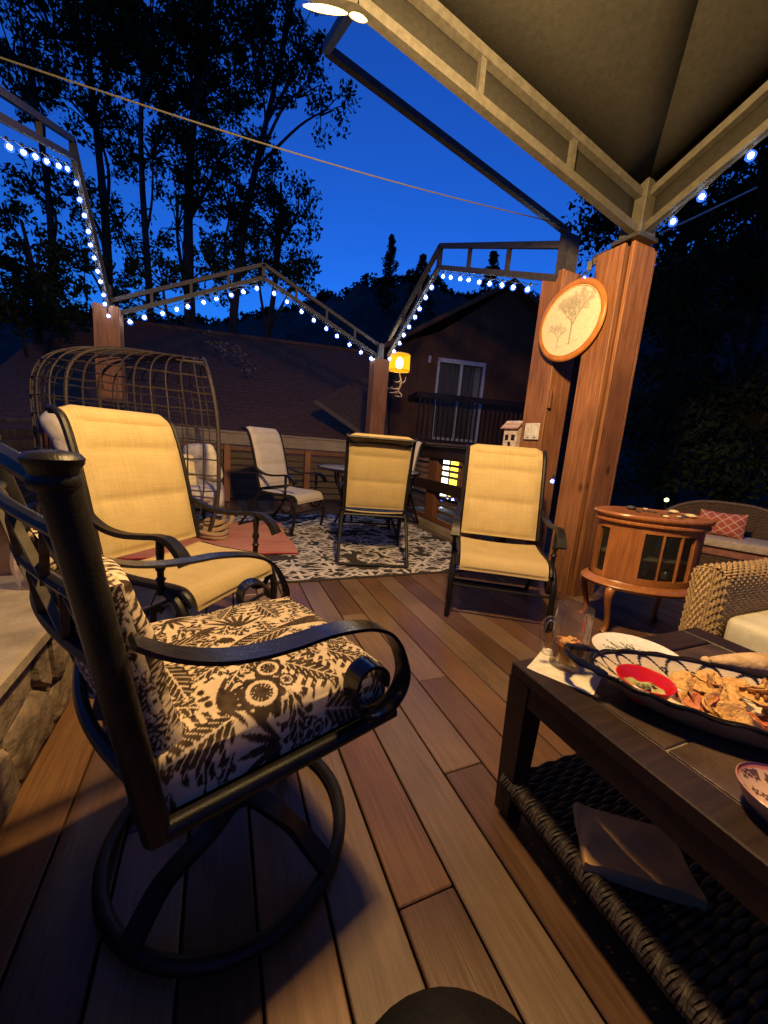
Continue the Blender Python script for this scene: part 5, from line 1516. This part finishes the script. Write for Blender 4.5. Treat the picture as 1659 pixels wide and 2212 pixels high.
# chips and fried bites: curled single pieces
def chip(c, sz, seed, mat, name, label, group, cat):
    r = random.Random(seed); Rm = Euler((r.uniform(-.9, .9), r.uniform(-.9, .9), r.uniform(0, 6.28))).to_matrix()
    cu, cv = r.uniform(-9, 9), r.uniform(4, 14); tri = r.random() < .6
    def fn(u, v):
        a = 2 * pi * u; rr_ = sz * v * (1 + (.22 * cos(3 * a) if tri else .08 * sin(5 * a + seed)))
        x, y = rr_ * cos(a), rr_ * sin(a)
        p = Rm @ Vector((x, y, cu * x * y + cv * (x * x) * .8 + .0012 * sin(a * 7 + v * 8 + seed)))
        return (p.x, p.y, p.z)
    m = MB(); m.grid(fn, 18, 6)
    o = m.build(name, mat, None, True, angle=80); o.location = c
    md = o.modifiers.new('thick', 'SOLIDIFY'); md.thickness = .0018
    return tag(o, label, cat, group)
CHIP = noise_mat('fried_chip', (.50, .25, .06), (.74, .45, .14), .5, 0, 60, .5, 160, c3=(.62, .36, .12))
CHIPR = noise_mat('chilli_chip', (.40, .085, .03), (.66, .25, .10), .5, 0, 70, .5, 160)
ca, sa = cos(PLA), sin(PLA)
cr = random.Random(21)
for k in range(46):
    lx = cr.uniform(-.11, .22); ly = cr.uniform(-.078, .070) * (1 - .35 * abs(lx) / .25)
    lz = .022 + .052 * max(0, 1 - ((lx - .04) / .19) ** 2 - (ly / .085) ** 2) * cr.uniform(.4, 1.0)
    chip((PLC[0] + lx * ca - ly * sa, PLC[1] + lx * sa + ly * ca, TZ + lz + .012), cr.uniform(.020, .034), 100 + k, CHIP, 'chip', 'golden fried chip heaped in the oval platter', 'chips in the platter', 'chip')
for k in range(7):
    lx = -.105 + .030 * k * .75 + cr.uniform(-.006, .006); ly = -.050 + cr.uniform(-.018, .010)
    chip((PLC[0] + lx * ca - ly * sa, PLC[1] + lx * sa + ly * ca, TZ + .040 + cr.uniform(0, .012)), cr.uniform(.016, .023), 300 + k, CHIPR, 'chip', 'reddish chilli-dusted chip next to the red bowl', 'reddish chips in the platter', 'chip')
for k in range(4):
    lx = .045 + .012 * k; ly = .012 - .004 * k
    P = [(PLC[0] + (lx + q * .5) * ca - (ly + q * .8) * sa, PLC[1] + (lx + q * .5) * sa + (ly + q * .8) * ca, TZ + .085 + .004 * k + .03 * q) for q in (-.06, -.03, 0, .03, .06)]
    m = MB(); m.tube(P, .0035, 6)
    tag(m.build('pretzel_stick', noise_mat('pretzel', (.20, .085, .025), (.34, .16, .06), .5, 0, 60), None, True, P[0]), 'thin brown pretzel stick lying across the chips', 'snack', 'pretzel sticks on the chips')
# small patterned bowl at the right edge
def sbc(u, v):
    c = np.tile(np.array([[.52, .36, .26]]), (len(u), 1)); rr_ = random.Random(8)
    X = v * np.cos(u * 2 * pi); Y = v * np.sin(u * 2 * pi)
    for k in range(34):
        a = rr_.uniform(0, 6.28); r_ = sqrt(rr_.random()) * .9; px, py = r_ * cos(a), r_ * sin(a)
        d = np.hypot(X - px, Y - py); th = np.arctan2(Y - py, X - px); R_ = .085 * (1 + .3 * np.cos(5 * th)); m = (d < R_) & (d > .025); c[m] = (.10, .05, .03)
    c[v > .94] = (.45, .15, .12)
    return c
sb = thing('snack_bowl', (.845, .215, TZ), 'small flower-patterned bowl at the right edge of the coffee table', 'bowl')
disc_sheet(lambda u, v: (.066 * v * cos(2 * pi * u), .066 * v * sin(2 * pi * u), .012 + .034 * v ** 2.6), 140, 60, sbc).build('inside', GLZ, sb, True)
MB().lathe([(.030, .0), (.034, .003), (.056, .022), (.066, .045), (.068, .048), (.066, .0495)], 36, cap=False).build('outside', flat('rose_glaze', (.36, .17, .13), .3), sb)
# drumstick-shaped woven handle of bread knife? plain bread roll on the far side of the platter
br_ = thing('bread_stick', (1.345, .50, TZ), 'long crusty bread roll lying behind the platter', 'bread', rz=radians(-22))
def brf(u, v):
    a = 2 * pi * u; s = sin(pi * min(1, max(0.02, .03 + v * .95))) ** .45; r_ = (.022 + .012 * min(1, v * 2.2)) * s
    return (-.10 + .32 * v, r_ * cos(a) * 1.05, .030 + r_ * sin(a) * .85)
m = MB(); m.grid(brf, 22, 24, True); m.build('crust', noise_mat('bread_crust', (.40, .25, .11), (.62, .44, .24), .7, 0, 22, .5, 60), br_, True, angle=80)
m = MB(); m.sphere((-.104, 0, .028), .013, 10, 7); m.build('end_knob', MATS['bread_crust'], br_, True)

# ------------------------------------------------------------------ oval curio cabinet beside the posts (front is -y in its own frame)
CBL, CBR = (2.37, 1.44, 0), radians(-23.5)
cb = thing('curio_cabinet', CBL, 'oval cherry curio cabinet with glass panes and curved legs', 'cabinet', rz=CBR)
EA, EB = .300, .21
def ell(f, z0, z1, n=56, k=1.0):
    m = MB(); m.lathe([(1, z0), (1, z1)], n, (0, 0, 0), EA * f, EB * f * k); return m
prof_top = [(.0, .688), (1.02, .688), (1.06, .694), (1.09, .704), (1.10, .713), (1.085, .721), (1.05, .724), (1.04, .7205), (.0, .7205)]
MB().lathe(prof_top, 64, (0, 0, 0), EA, EB, cap=False).build('top', CHERRY, cb)
MB().lathe([(.98, .655), (1.01, .66), (1.05, .668), (1.05, .678), (1.01, .688)], 64, (0, 0, 0), EA, EB, cap=False).build('cornice', CHERRY, cb)
MB().lathe([(.0, .275), (1.0, .275), (1.10, .282), (1.14, .298), (1.10, .312), (1.03, .318), (1.0, .33)], 64, (0, 0, 0), EA, EB, cap=False).build('base_moulding', CHERRY, cb)
# body wall with openings: front door (2 mullions), side panes
zb0, zb1 = .33, .656
def wallseg(a0, a1, z0, z1, th=.018, f=.97):
    m = MB(); n = max(3, int((a1 - a0) / .06)); V = []; F = []
    for i in range(n + 1):
        a = a0 + (a1 - a0) * i / n
        for ff in (f, f - th / EB * .8):
            for z in (z0, z1): V.append((EA * ff * sin(a), -EB * ff * cos(a), z))
    for i in range(n):
        b = 4 * i
        F += [(b, b + 4, b + 5, b + 1), (b + 2, b + 3, b + 7, b + 6), (b + 1, b + 5, b + 7, b + 3), (b, b + 2, b + 6, b + 4)]
    F += [(0, 1, 3, 2), (4 * n, 4 * n + 2, 4 * n + 3, 4 * n + 1)]
    m.add(V, F); return m
D0 = .60
wallseg(-D0, D0, zb0, zb0 + .035).build('door_rail', CHERRY, cb, True)
wallseg(-D0, D0, zb1 - .03, zb1).build('door_rail', CHERRY, cb, True)
for a in (-D0, D0 - .09): wallseg(a, a + .09, zb0 + .035, zb1 - .03).build('door_stile', CHERRY, cb, True)
for a in (-.19, .17): wallseg(a, a + .035, zb0 + .035, zb1 - .03, .014, .975).build('mullion', CHERRY, cb, True)
for a0, a1 in ((-D0 + .09, -.19), (-.155, .17), (.205, D0 - .09)):
    wallseg(a0, a1, zb0 + .034, zb1 - .029, .003, .955).build('pane', thin_glass('cabinet_glass', (.05, .06, .05), .12, .02), cb, True)
for s in (-1, 1):
    a, b = sorted((s * D0, s * 1.15)); wallseg(a, b, zb0, zb1, .018, .965).build('side_panel', CHERRY, cb, True)
    a, b = sorted((s * 1.15, s * 1.24)); wallseg(a, b, zb0, zb1).build('door_stile', CHERRY, cb, True)
    a, b = sorted((s * 1.60, s * 1.69)); wallseg(a, b, zb0, zb1).build('door_stile', CHERRY, cb, True)
    a, b = sorted((s * 1.24, s * 1.60))
    wallseg(a, b, zb0, zb0 + .03).build('door_rail', CHERRY, cb, True); wallseg(a, b, zb1 - .03, zb1).build('door_rail', CHERRY, cb, True)
    wallseg(a, b, zb0 + .03, zb1 - .03, .003, .95).build('pane', MATS['cabinet_glass'], cb, True)
    a, b = sorted((s * 1.69, s * pi)); wallseg(a, b, zb0, zb1).build('back_panel', CHERRY, cb, True)
    # cabriole legs front and back
    for yy in (-1, 1):
        bx, by = s * .235, yy * .125
        P = smoothpts([(bx, by, .285), (bx * 1.10, by * 1.14, .255), (bx * 1.08, by * 1.10, .20), (bx * .98, by * .98, .10), (bx * .97, by * .96, .04), (bx * 1.05, by * 1.06, .002)], 5)
        MB().tube(P, [.030 - .014 * min(1, i / 14) + (.006 if i > 22 else 0) for i in range(len(P))], 10).build('leg', CHERRY, cb)
MB().lathe([(.0, .472), (.88, .472), (.88, .477), (.0, .477)], 40, (0, 0, 0), EA, EB, cap=False).build('glass_shelf', thin_glass('shelf_glass', (.2, .25, .2), .2), cb)
for k, (x, y, z, hgt, rr_, c) in enumerate(((-.10, -.05, .335, .09, .028, (.09, .08, .06)), (.02, .02, .335, .11, .03, (.20, .16, .10)), (.12, -.04, .335, .07, .03, (.05, .045, .04)), (-.08, .0, .479, .11, .022, (.24, .20, .14)), (.03, -.05, .479, .12, .024, (.14, .12, .09)), (.13, .0, .479, .10, .026, (.07, .06, .05)))):
    o = MB().lathe([(rr_ * .7, 0), (rr_, hgt * .25), (rr_ * .9, hgt * .6), (rr_ * .45, hgt * .8), (rr_ * .5, hgt)], 14).build('small_vase', flat('vase_glaze_%d' % k, c, .3))
    R = Matrix.Rotation(CBR, 3, 'Z') @ Vector((x, y, z)); o.location = (CBL[0] + R.x, CBL[1] + R.y, z)
    tag(o, ('squat dark vase', 'tan vase', 'small black jar', 'tall cream vase', 'tall brown vase', 'grey jar')[k] + (' on the cabinet floor behind the glass' if z < .4 else ' on the glass shelf inside the cabinet'), 'vase')
# pale and dark pebbles scattered on the cabinet top
pr_ = random.Random(4)
for k in range(15):
    a = pr_.uniform(0, 6.28); q = sqrt(pr_.random()) * .72; x, y = EA * q * cos(a), EB * q * sin(a); big = k in (2, 7, 11)
    pale = k % 3 == 2
    rr_ = .030 if big else pr_.uniform(.010, .018)
    R = Matrix.Rotation(CBR, 3, 'Z') @ Vector((x, y, 0))
    m = MB(); m.sphere((0, 0, 0), rr_, 10, 7, .42)
    o = m.build('pebble', noise_mat('pale_pebble', (.5, .4, .22), (.7, .6, .38), .4, 0, 30) if pale else noise_mat('dark_pebble', (.03, .028, .025), (.09, .085, .08), .35, 0, 30), None, True)
    o.location = (CBL[0] + R.x, CBL[1] + R.y, .7207 + rr_ * .42); o.rotation_euler = (0, 0, a)
    tag(o, ('pale' if pale else 'dark') + ' round pebble on top of the curio cabinet', 'pebble', ('pale' if pale else 'dark') + ' pebbles on the cabinet')

# ------------------------------------------------------------------ wicker armchair at the right (faces -x)
def woven(fn, rows, cols, amp, r, skip=1):
    """weft strands woven in and out of the stakes; fn(u, v) -> (point, normal)"""
    m = MB()
    for k in range(rows):
        v = (k + .5) / rows; pts = []
        N = cols * 2
        for i in range(N + 1):
            p, n = fn(i / N, v)
            ph = (1 if (i + 2 * (k % 2)) % 4 in (0,) else (-1 if (i + 2 * (k % 2)) % 4 == 2 else 0))
            pts.append(p + n * amp * ph)
        m.tube(pts, r, 5)
    return m
def stakes(fn, cols, r):
    m = MB()
    for k in range(cols + 1):
        m.tube([fn(k / cols, j / 8)[0] for j in range(9)], r, 5)
    return m
wc = thing('wicker_armchair', (2.4, .35, 0), 'honey wicker armchair with a pale seat cushion at the right edge', 'chair'); OWC = (2.4, .35, 0)
WX0, WX1, WY0, WY1 = 1.955, 2.80, -.42, .985
ATOP = .585
# arm (far side, y = WY1 .. WY1-.13): inner face, rolled top, front post
def arm_prof(v):
    """from the inside bottom, over the rounded top, down the outside; returns (dy, z, ny, nz)"""
    th = .13
    L1 = ATOP - .065 - .10; L2 = pi * .065; tot = L1 * 2 + L2; d = v * tot
    if d < L1: return (-th / 2, .10 + d, -1, 0)
    if d < L1 + L2:
        a = (d - L1) / .065; return (-.065 * cos(a), ATOP - .065 + .065 * sin(a), -cos(a), sin(a))
    return (th / 2, ATOP - .065 - (d - L1 - L2), 1, 0)
def arm_fn(yc):
    def fn(u, v):
        dy, z, ny, nz = arm_prof(v)
        rise = .16 * max(0, (u - .55) / .45) ** 1.6
        zz = .10 + (z - .10) * (1 + rise)
        return Vector((WX0 + .05 + (WX1 - WX0 - .05) * u, yc + dy, zz)), Vector((0, ny, nz))
    return fn
for yc in (WY1 - .065, WY0 + .065):
    fn = arm_fn(yc)
    tag(woven(fn, 84, 34, .0058, .0058).build('woven_arm', WICKER, wc, True, OWC), kind='stuff')
    stakes(fn, 34, .005).build('arm_stakes', WICKER, wc, True, OWC)
    # front end: upright bound strands
    def fe(u, v, yc=yc):
        a = pi * u
        w = .068
        y = yc - w + 2 * w * u; x = WX0 + .05 - .05 * sin(pi * u) ** .6
        top = ATOP - .062 + .062 * sqrt(max(0, 1 - ((u - .5) * 2) ** 2)) 
        return Vector((x, y, .06 + (top - .06) * v)), Vector((-sin(pi * u) - .001, (u - .5) * 2, 0)).normalized()
    m = MB()
    for k in range(15):
        u = (k + .5) / 15
        m.tube([fe(u, j / 26)[0] + fe(u, j / 26)[1] * .0042 * (1 if (j + k) % 2 else -1) for j in range(27)], .0060, 5)
    for k in range(26):
        v = (k + .5) / 27
        m.tube([fe(i / 15, v)[0] - fe(i / 15, v)[1] * .002 * (1 if (i + k) % 2 else -1) for i in range(16)], .0042, 5)
    tag(m.build('woven_post', WICKER, wc, True, OWC), kind='stuff')
def bk_fn(u, v):
    return Vector((WX1 - .02 + .10 * v, WY0 + .05 + (WY1 - WY0 - .1) * u, .10 + .78 * v)), Vector((-1, 0, .1))
tag(woven(bk_fn, 44, 50, .006, .0075).build('woven_back', WICKER, wc, True, OWC), kind='stuff')
def sk_fn(u, v):
    return Vector((WX0 + .06, WY0 + .12 + (WY1 - WY0 - .24) * u, .07 + .17 * v)), Vector((-1, 0, 0))
tag(woven(sk_fn, 14, 44, .005, .0058).build('woven_skirt', WICKER, wc, True, OWC), kind='stuff')
for x, y in ((WX0 + .07, WY0 + .06), (WX0 + .07, WY1 - .06), (WX1 - .03, WY0 + .06), (WX1 - .03, WY1 - .06)):
    MB().tube([(x, y, 0), (x, y, .5)], .02, 8).build('leg', WICKER, wc, True, OWC)
MB().box(((WX0 + WX1) / 2, (WY0 + WY1) / 2, .235), (WX1 - WX0 - .16, WY1 - WY0 - .27, .02)).build('seat_base', WICKER, wc, False, OWC)
PALE = noise_mat('pale_canvas', (.50, .49, .36), (.64, .62, .48), .85, 0, 12, .25, 220, spec=.1)
def boxc(c, d, mat, name, parent, O, rnd=.03, crown=.02):
    m = MB()
    def fn(u, v):
        a = 2 * pi * u; b = -pi / 2 + pi * v
        def sp(w, p): return (1 if w >= 0 else -1) * abs(w) ** p
        cb_ = sp(cos(b), .22); x = cb_ * sp(cos(a), .16); y = cb_ * sp(sin(a), .16); z = sp(sin(b), .32)
        zz = z * d[2] / 2 + (crown * (1 - x * x) * (1 - y * y) if z > 0 else 0)
        return (c[0] + x * d[0] / 2, c[1] + y * d[1] / 2, c[2] + zz)
    m.grid(fn, 64, 22, True); return m.build(name, mat, parent, True, O, angle=60)
boxc((2.36, .285, .325), (.76, 1.12, .155), PALE, 'seat_cushion', wc, OWC)

# dim wicker loveseat further back
lv = thing('wicker_loveseat', (4.42, 2.0, 0), 'dark wicker loveseat in the shade behind the curio cabinet', 'sofa', rz=radians(-62))
DWK = noise_mat('brown_wicker', (.06, .037, .022), (.13, .085, .05), .6, 0, 60, .4)
def lb(u, v):
    a = (u - .5) * 2; return Vector((.62 * a, .30 - .10 * a * a + .08 * v, .22 + (.62 - .20 * abs(a) ** 3) * v)), Vector((0, -1, .1))
tag(woven(lb, 34, 44, .006, .010).build('woven_back', DWK, lv, True), kind='stuff')
MB().tube([lb(i / 24, 1)[0] for i in range(25)], .022, 8).build('back_rim', DWK, lv)
for s in (-1, 1):
    def la(u, v, s=s): return Vector((s * (.60 + .03 * v), -.36 + .60 * u, .16 + .44 * v)), Vector((s, 0, 0))
    tag(woven(la, 22, 26, .006, .010).build('woven_arm', DWK, lv, True), kind='stuff')
    MB().tube([la(i / 10, 1)[0] for i in range(11)], .026, 8).build('arm_rim', DWK, lv)
    for y in (-.36, .26): MB().tube([(s * .58, y, 0), (s * .60, y, .3)], .022, 7).build('leg', DWK, lv)
def ls(u, v): return Vector((-.58 + 1.16 * u, -.37, .14 + .15 * v)), Vector((0, -1, 0))
tag(woven(ls, 10, 44, .005, .009).build('woven_skirt', DWK, lv, True), kind='stuff')
boxc((0, -.06, .33), (1.12, .60, .075), noise_mat('rust_cloth', (.22, .09, .06), (.32, .14, .09), .9, 0, 20), 'lower_cushion', lv, None)
boxc((0, -.06, .435), (1.10, .60, .10), noise_mat('oat_cloth', (.36, .30, .22), (.50, .43, .32), .9, 0, 30, .2), 'seat_cushion', lv, None)
def lat_col(u, v):
    a = u * 4; b = v * 3
    m = (np.abs(np.mod(a + b, 1) - .5) > .43) | (np.abs(np.mod(a - b, 1) - .5) > .43)
    c = np.tile(np.array([[.42, .11, .075]]), (len(u), 1)); c[m] = (.62, .42, .33); return c
pw = thing('throw_pillow', (4.27, 1.98, .40), 'coral pillow with a pale diamond lattice on the loveseat', 'pillow', rz=radians(-62))
def pf(s):
    def fn(u, v):
        x = (u - .5) * .46; z = (v - .5) * .34; b = (1 - (2 * u - 1) ** 4) * (1 - (2 * v - 1) ** 4)
        e = 1 - .10 * (1 - (2 * u - 1) ** 2) * abs(2 * v - 1) ** 2
        return (x * (1 - .08 * (1 - (2 * v - 1) ** 2) * 0), -s * .07 * b + .06 * (z), .165 + z * e * .95)
    return fn
for s in (1, -1): sheet_attr(pf(s), 110, 90, lat_col).build('front' if s > 0 else 'back', attr_mat('lattice_cloth', .9, .3, 400, .1), pw, True)

lv.scale = (.82, .82, .82); pw.scale = (.72, .72, .72)
# ------------------------------------------------------------------ oval embroidery picture on the posts
ov = thing('oval_picture', (2.352, 2.262, 1.98), 'oval wooden framed embroidery of a bare tree hung on the posts', 'picture', rz=0)
ov.rotation_euler = (radians(0), 0, 0)
OVA, OVB = .285, .268
def ring_ell(f0, f1, x0, x1, n=72): return None
m = MB()
def frf(u, v):
    a = 2 * pi * u; b = 2 * pi * v; w = .024; r_ = 1
    cy2 = (OVA - w * .5 + w * .9 * cos(b)) ; cz2 = (OVB - w * .5 + w * .9 * cos(b))
    return (-.010 - .014 * sin(b), cy2 * cos(a), cz2 * sin(a))
m.grid(frf, 80, 12, True)
m.build('frame', wood_mat('orange_oak', (.34, .12, .025), (.50, .20, .05), (9, 3, 3), .35, False, .1, 8), ov, True, angle=80)
def emb_col(u, v):
    a = 2 * pi * u; X = v * np.cos(a); Y = v * np.sin(a)   # X to the viewer's left is +y
    c = np.tile(np.array([[.62, .56, .42]]), (len(u), 1)); ink = np.zeros(len(u))
    r = random.Random(12)
    def seg(p, q, w):
        p = np.array(p); q = np.array(q); d = q - p; L = np.dot(d, d) + 1e-9
        t_ = np.clip(((X - p[0]) * d[0] + (Y - p[1]) * d[1]) / L, 0, 1)
        dd = np.hypot(X - p[0] - t_ * d[0], Y - p[1] - t_ * d[1]); ink[dd < w] = np.maximum(ink[dd < w], .75)
    def br(p, an, L, dep, w):
        q = (p[0] + L * cos(an), p[1] + L * sin(an)); seg(p, q, w)
        if dep == 0:
            d = np.hypot(X - q[0], Y - q[1]); mm = d < .045 * r.uniform(.6, 1.3); ink[mm] = np.maximum(ink[mm], .38); return
        for k in range(3): br(q if k else ((p[0] + q[0]) / 2, (p[1] + q[1]) / 2), an + r.uniform(-.72, .72), L * r.uniform(.64, .84), dep - 1, w * .66)
    br((-.08, -.66), 1.60, .50, 5, .026); br((.34, -.68), 1.5, .26, 3, .012)
    seg((-.36, -.60), (.02, -.66), .008); seg((.16, -.68), (.46, -.72), .006)
    return c * (1 - ink[:, None] * .72) + np.array([.05, .045, .04])[None] * ink[:, None] * .5
disc_sheet(lambda u, v: (-.012, (OVA - .030) * v * cos(2 * pi * u), (OVB - .030) * v * sin(2 * pi * u)), 300, 170, emb_col).build('linen', attr_mat('linen_print', .85, .2, 600, .15), ov, False)
m = MB(); m.tube([(-.016, (OVA - .034) * cos(a * pi / 36), (OVB - .034) * sin(a * pi / 36)) for a in range(72)], .0035, 5, closed=True); m.build('inner_bead', flat('gilt_bead', (.60, .48, .22), .4), ov)
m = MB(); m.lathe([(1, -.006), (1, .012)], 60, (0, 0, 0), OVA - .02, OVB - .02, Matrix(((0, 0, 1), (1, 0, 0), (0, 1, 0)))); m.build('backing', CEDAR2, ov)
ov.location = (2.340, 2.262, 1.98)

# switch plate
sp_t = thing('switch_plate', (2.366, 2.515, 1.198), 'white double switch plate on the plank post', 'switch plate')
MB().box((-.003, 0, 0), (.006, .16, .132), bev=.002).build('plate', flat('white_plastic', (.62, .60, .55), .4), sp_t, False)
for s in (-1, 1): MB().box((-.007, s * .037, 0), (.004, .035, .07), bev=.001).build('rocker', MATS['white_plastic'], sp_t, False)
for s in (-1, 1): MB().box((-.0065, s * .037, -.050), (.002, .03, .006)).build('slot', BLACK, sp_t, False)
# birdhouse-like lantern on the rail
bh = thing('model_house', (2.47, 2.83, 1.047), 'little white model house with a striped roof on the rail', 'ornament', rz=radians(8))
BHW = noise_mat('white_wash', (.42, .34, .30), (.60, .52, .47), .8, 0, 30, .3)
MB().box((0, 0, .006), (.20, .22, .012), bev=.002).build('base', BHW, bh, False)
MB().box((0, 0, .10), (.13, .15, .176), bev=.002).build('wall', BHW, bh, False)
for s in (-1, 1):
    for k in range(4):
        f = k / 4
        R = Matrix.Rotation(s * radians(42), 3, 'Y')
        MB().box((s * (.088 - .070 * f - .008), 0, .188 + .064 * f), (.036, .19, .009), Matrix.Rotation(s * radians(42), 3, 'Y')).build('roof_slat', BHW if k % 2 else noise_mat('rose_wash', (.36, .20, .16), (.5, .3, .25), .8, 0, 30), bh, False)
for s in (-1, 1):
    m = MB(); m.add([(-.062, s * .074, .188), (.062, s * .074, .188), (0, s * .074, .252)], [(0, 1, 2)] if s < 0 else [(2, 1, 0)]); m.build('gable', BHW, bh, False)
for y in (-.035, .035): MB().box((-.0665, y, .10), (.004, .036, .05)).build('window', BLACK, bh, False)
MB().box((-.0665, 0, .035), (.004, .03, .05)).build('door', BLACK, bh, False)

# ------------------------------------------------------------------ knee-like black shape made up as a stool at the bottom edge, glass candle holder by the hearth
st = thing('stool_stand_in', (.200, .150, 0), 'knee-like black shape built as a padded stool at the bottom edge of the picture', 'stool')  # made-up stool standing in for a dark knee-like shape
MB().lathe([(.001, .335), (.115, .335), (.130, .346), (.135, .362), (.130, .38), (.115, .394), (.075, .405), (.001, .410)], 40, cap=False).build('stand_in_pad', noise_mat('stand_in_black', (.003, .003, .003), (.006, .006, .006), .6, 0, 20, .2, 60, spec=.12), st)
MB().tube([(.1345 * cos(a * pi / 24), .1345 * sin(a * pi / 24), .354) for a in range(48)], .003, 6, closed=True).build('piping', flat('stand_in_tan', (.10, .075, .05), .6), st)  # rim of the made-up stool
for k in range(3):
    a = k * 2.094 + .4; MB().tube([(.06 * cos(a), .06 * sin(a), .336), (.085 * cos(a), .085 * sin(a), .0)], .011, 8).build('leg', BLACK, st)  # legs of the made-up stool
ca_ = thing('glass_votive', (-.60, 1.68, .399), 'cut glass candle bowl on the far corner of the hearth slab', 'candle holder')
m = MB()
def vot(u, v):
    a = 2 * pi * u; r_ = (.045 + .022 * sin(pi * min(1, v * .9 + .08))) * (1 + .05 * (1 if int(u * 24) % 2 else -1)); return (r_ * cos(a), r_ * sin(a), .19 * v)
m.grid(vot, 48, 10, True); m.f.append(tuple(range(48))[::-1]); m.build('cut_glass', thin_glass('cut_glass', (.55, .46, .36), .45, .08), ca_, False)
MB().lathe([(.001, .003), (.032, .003), (.032, .05), (.001, .052)], 20, cap=False).build('candle', CREAM, ca_)

# thin pale cable slanting in the dark beyond the right posts, bronze spotlight on the post heads
m = MB(); m.tube([(4.2, 3.06, 3.38), (4.535, 2.955, 3.576), (5.133, 2.765, 3.936)], .010, 6)
tag(m.build('guy_cable', flat('pale_cable', (.55, .52, .45), .6), None, True, (4.2, 3.06, 3.38)), 'short pale cable slanting in the dark right of the plank posts', 'cable')
sl = thing('spotlight', (2.44, 2.25, 2.40), 'small unlit bronze spotlight between the tops of the plank posts', 'spotlight', rz=radians(35))
MB().lathe([(.012, 0), (.03, .01), (.038, .05), (.045, .10), (.04, .105), (.03, .06)], 16, (0, 0, 0), 1, 1, Matrix.Rotation(radians(80), 3, 'X'), cap=False).build('hood', flat('bronze', (.16, .10, .05), .35, .6), sl)
MB().box((0, .01, -.03), (.02, .03, .06)).build('bracket', DARKSTEEL, sl, False)
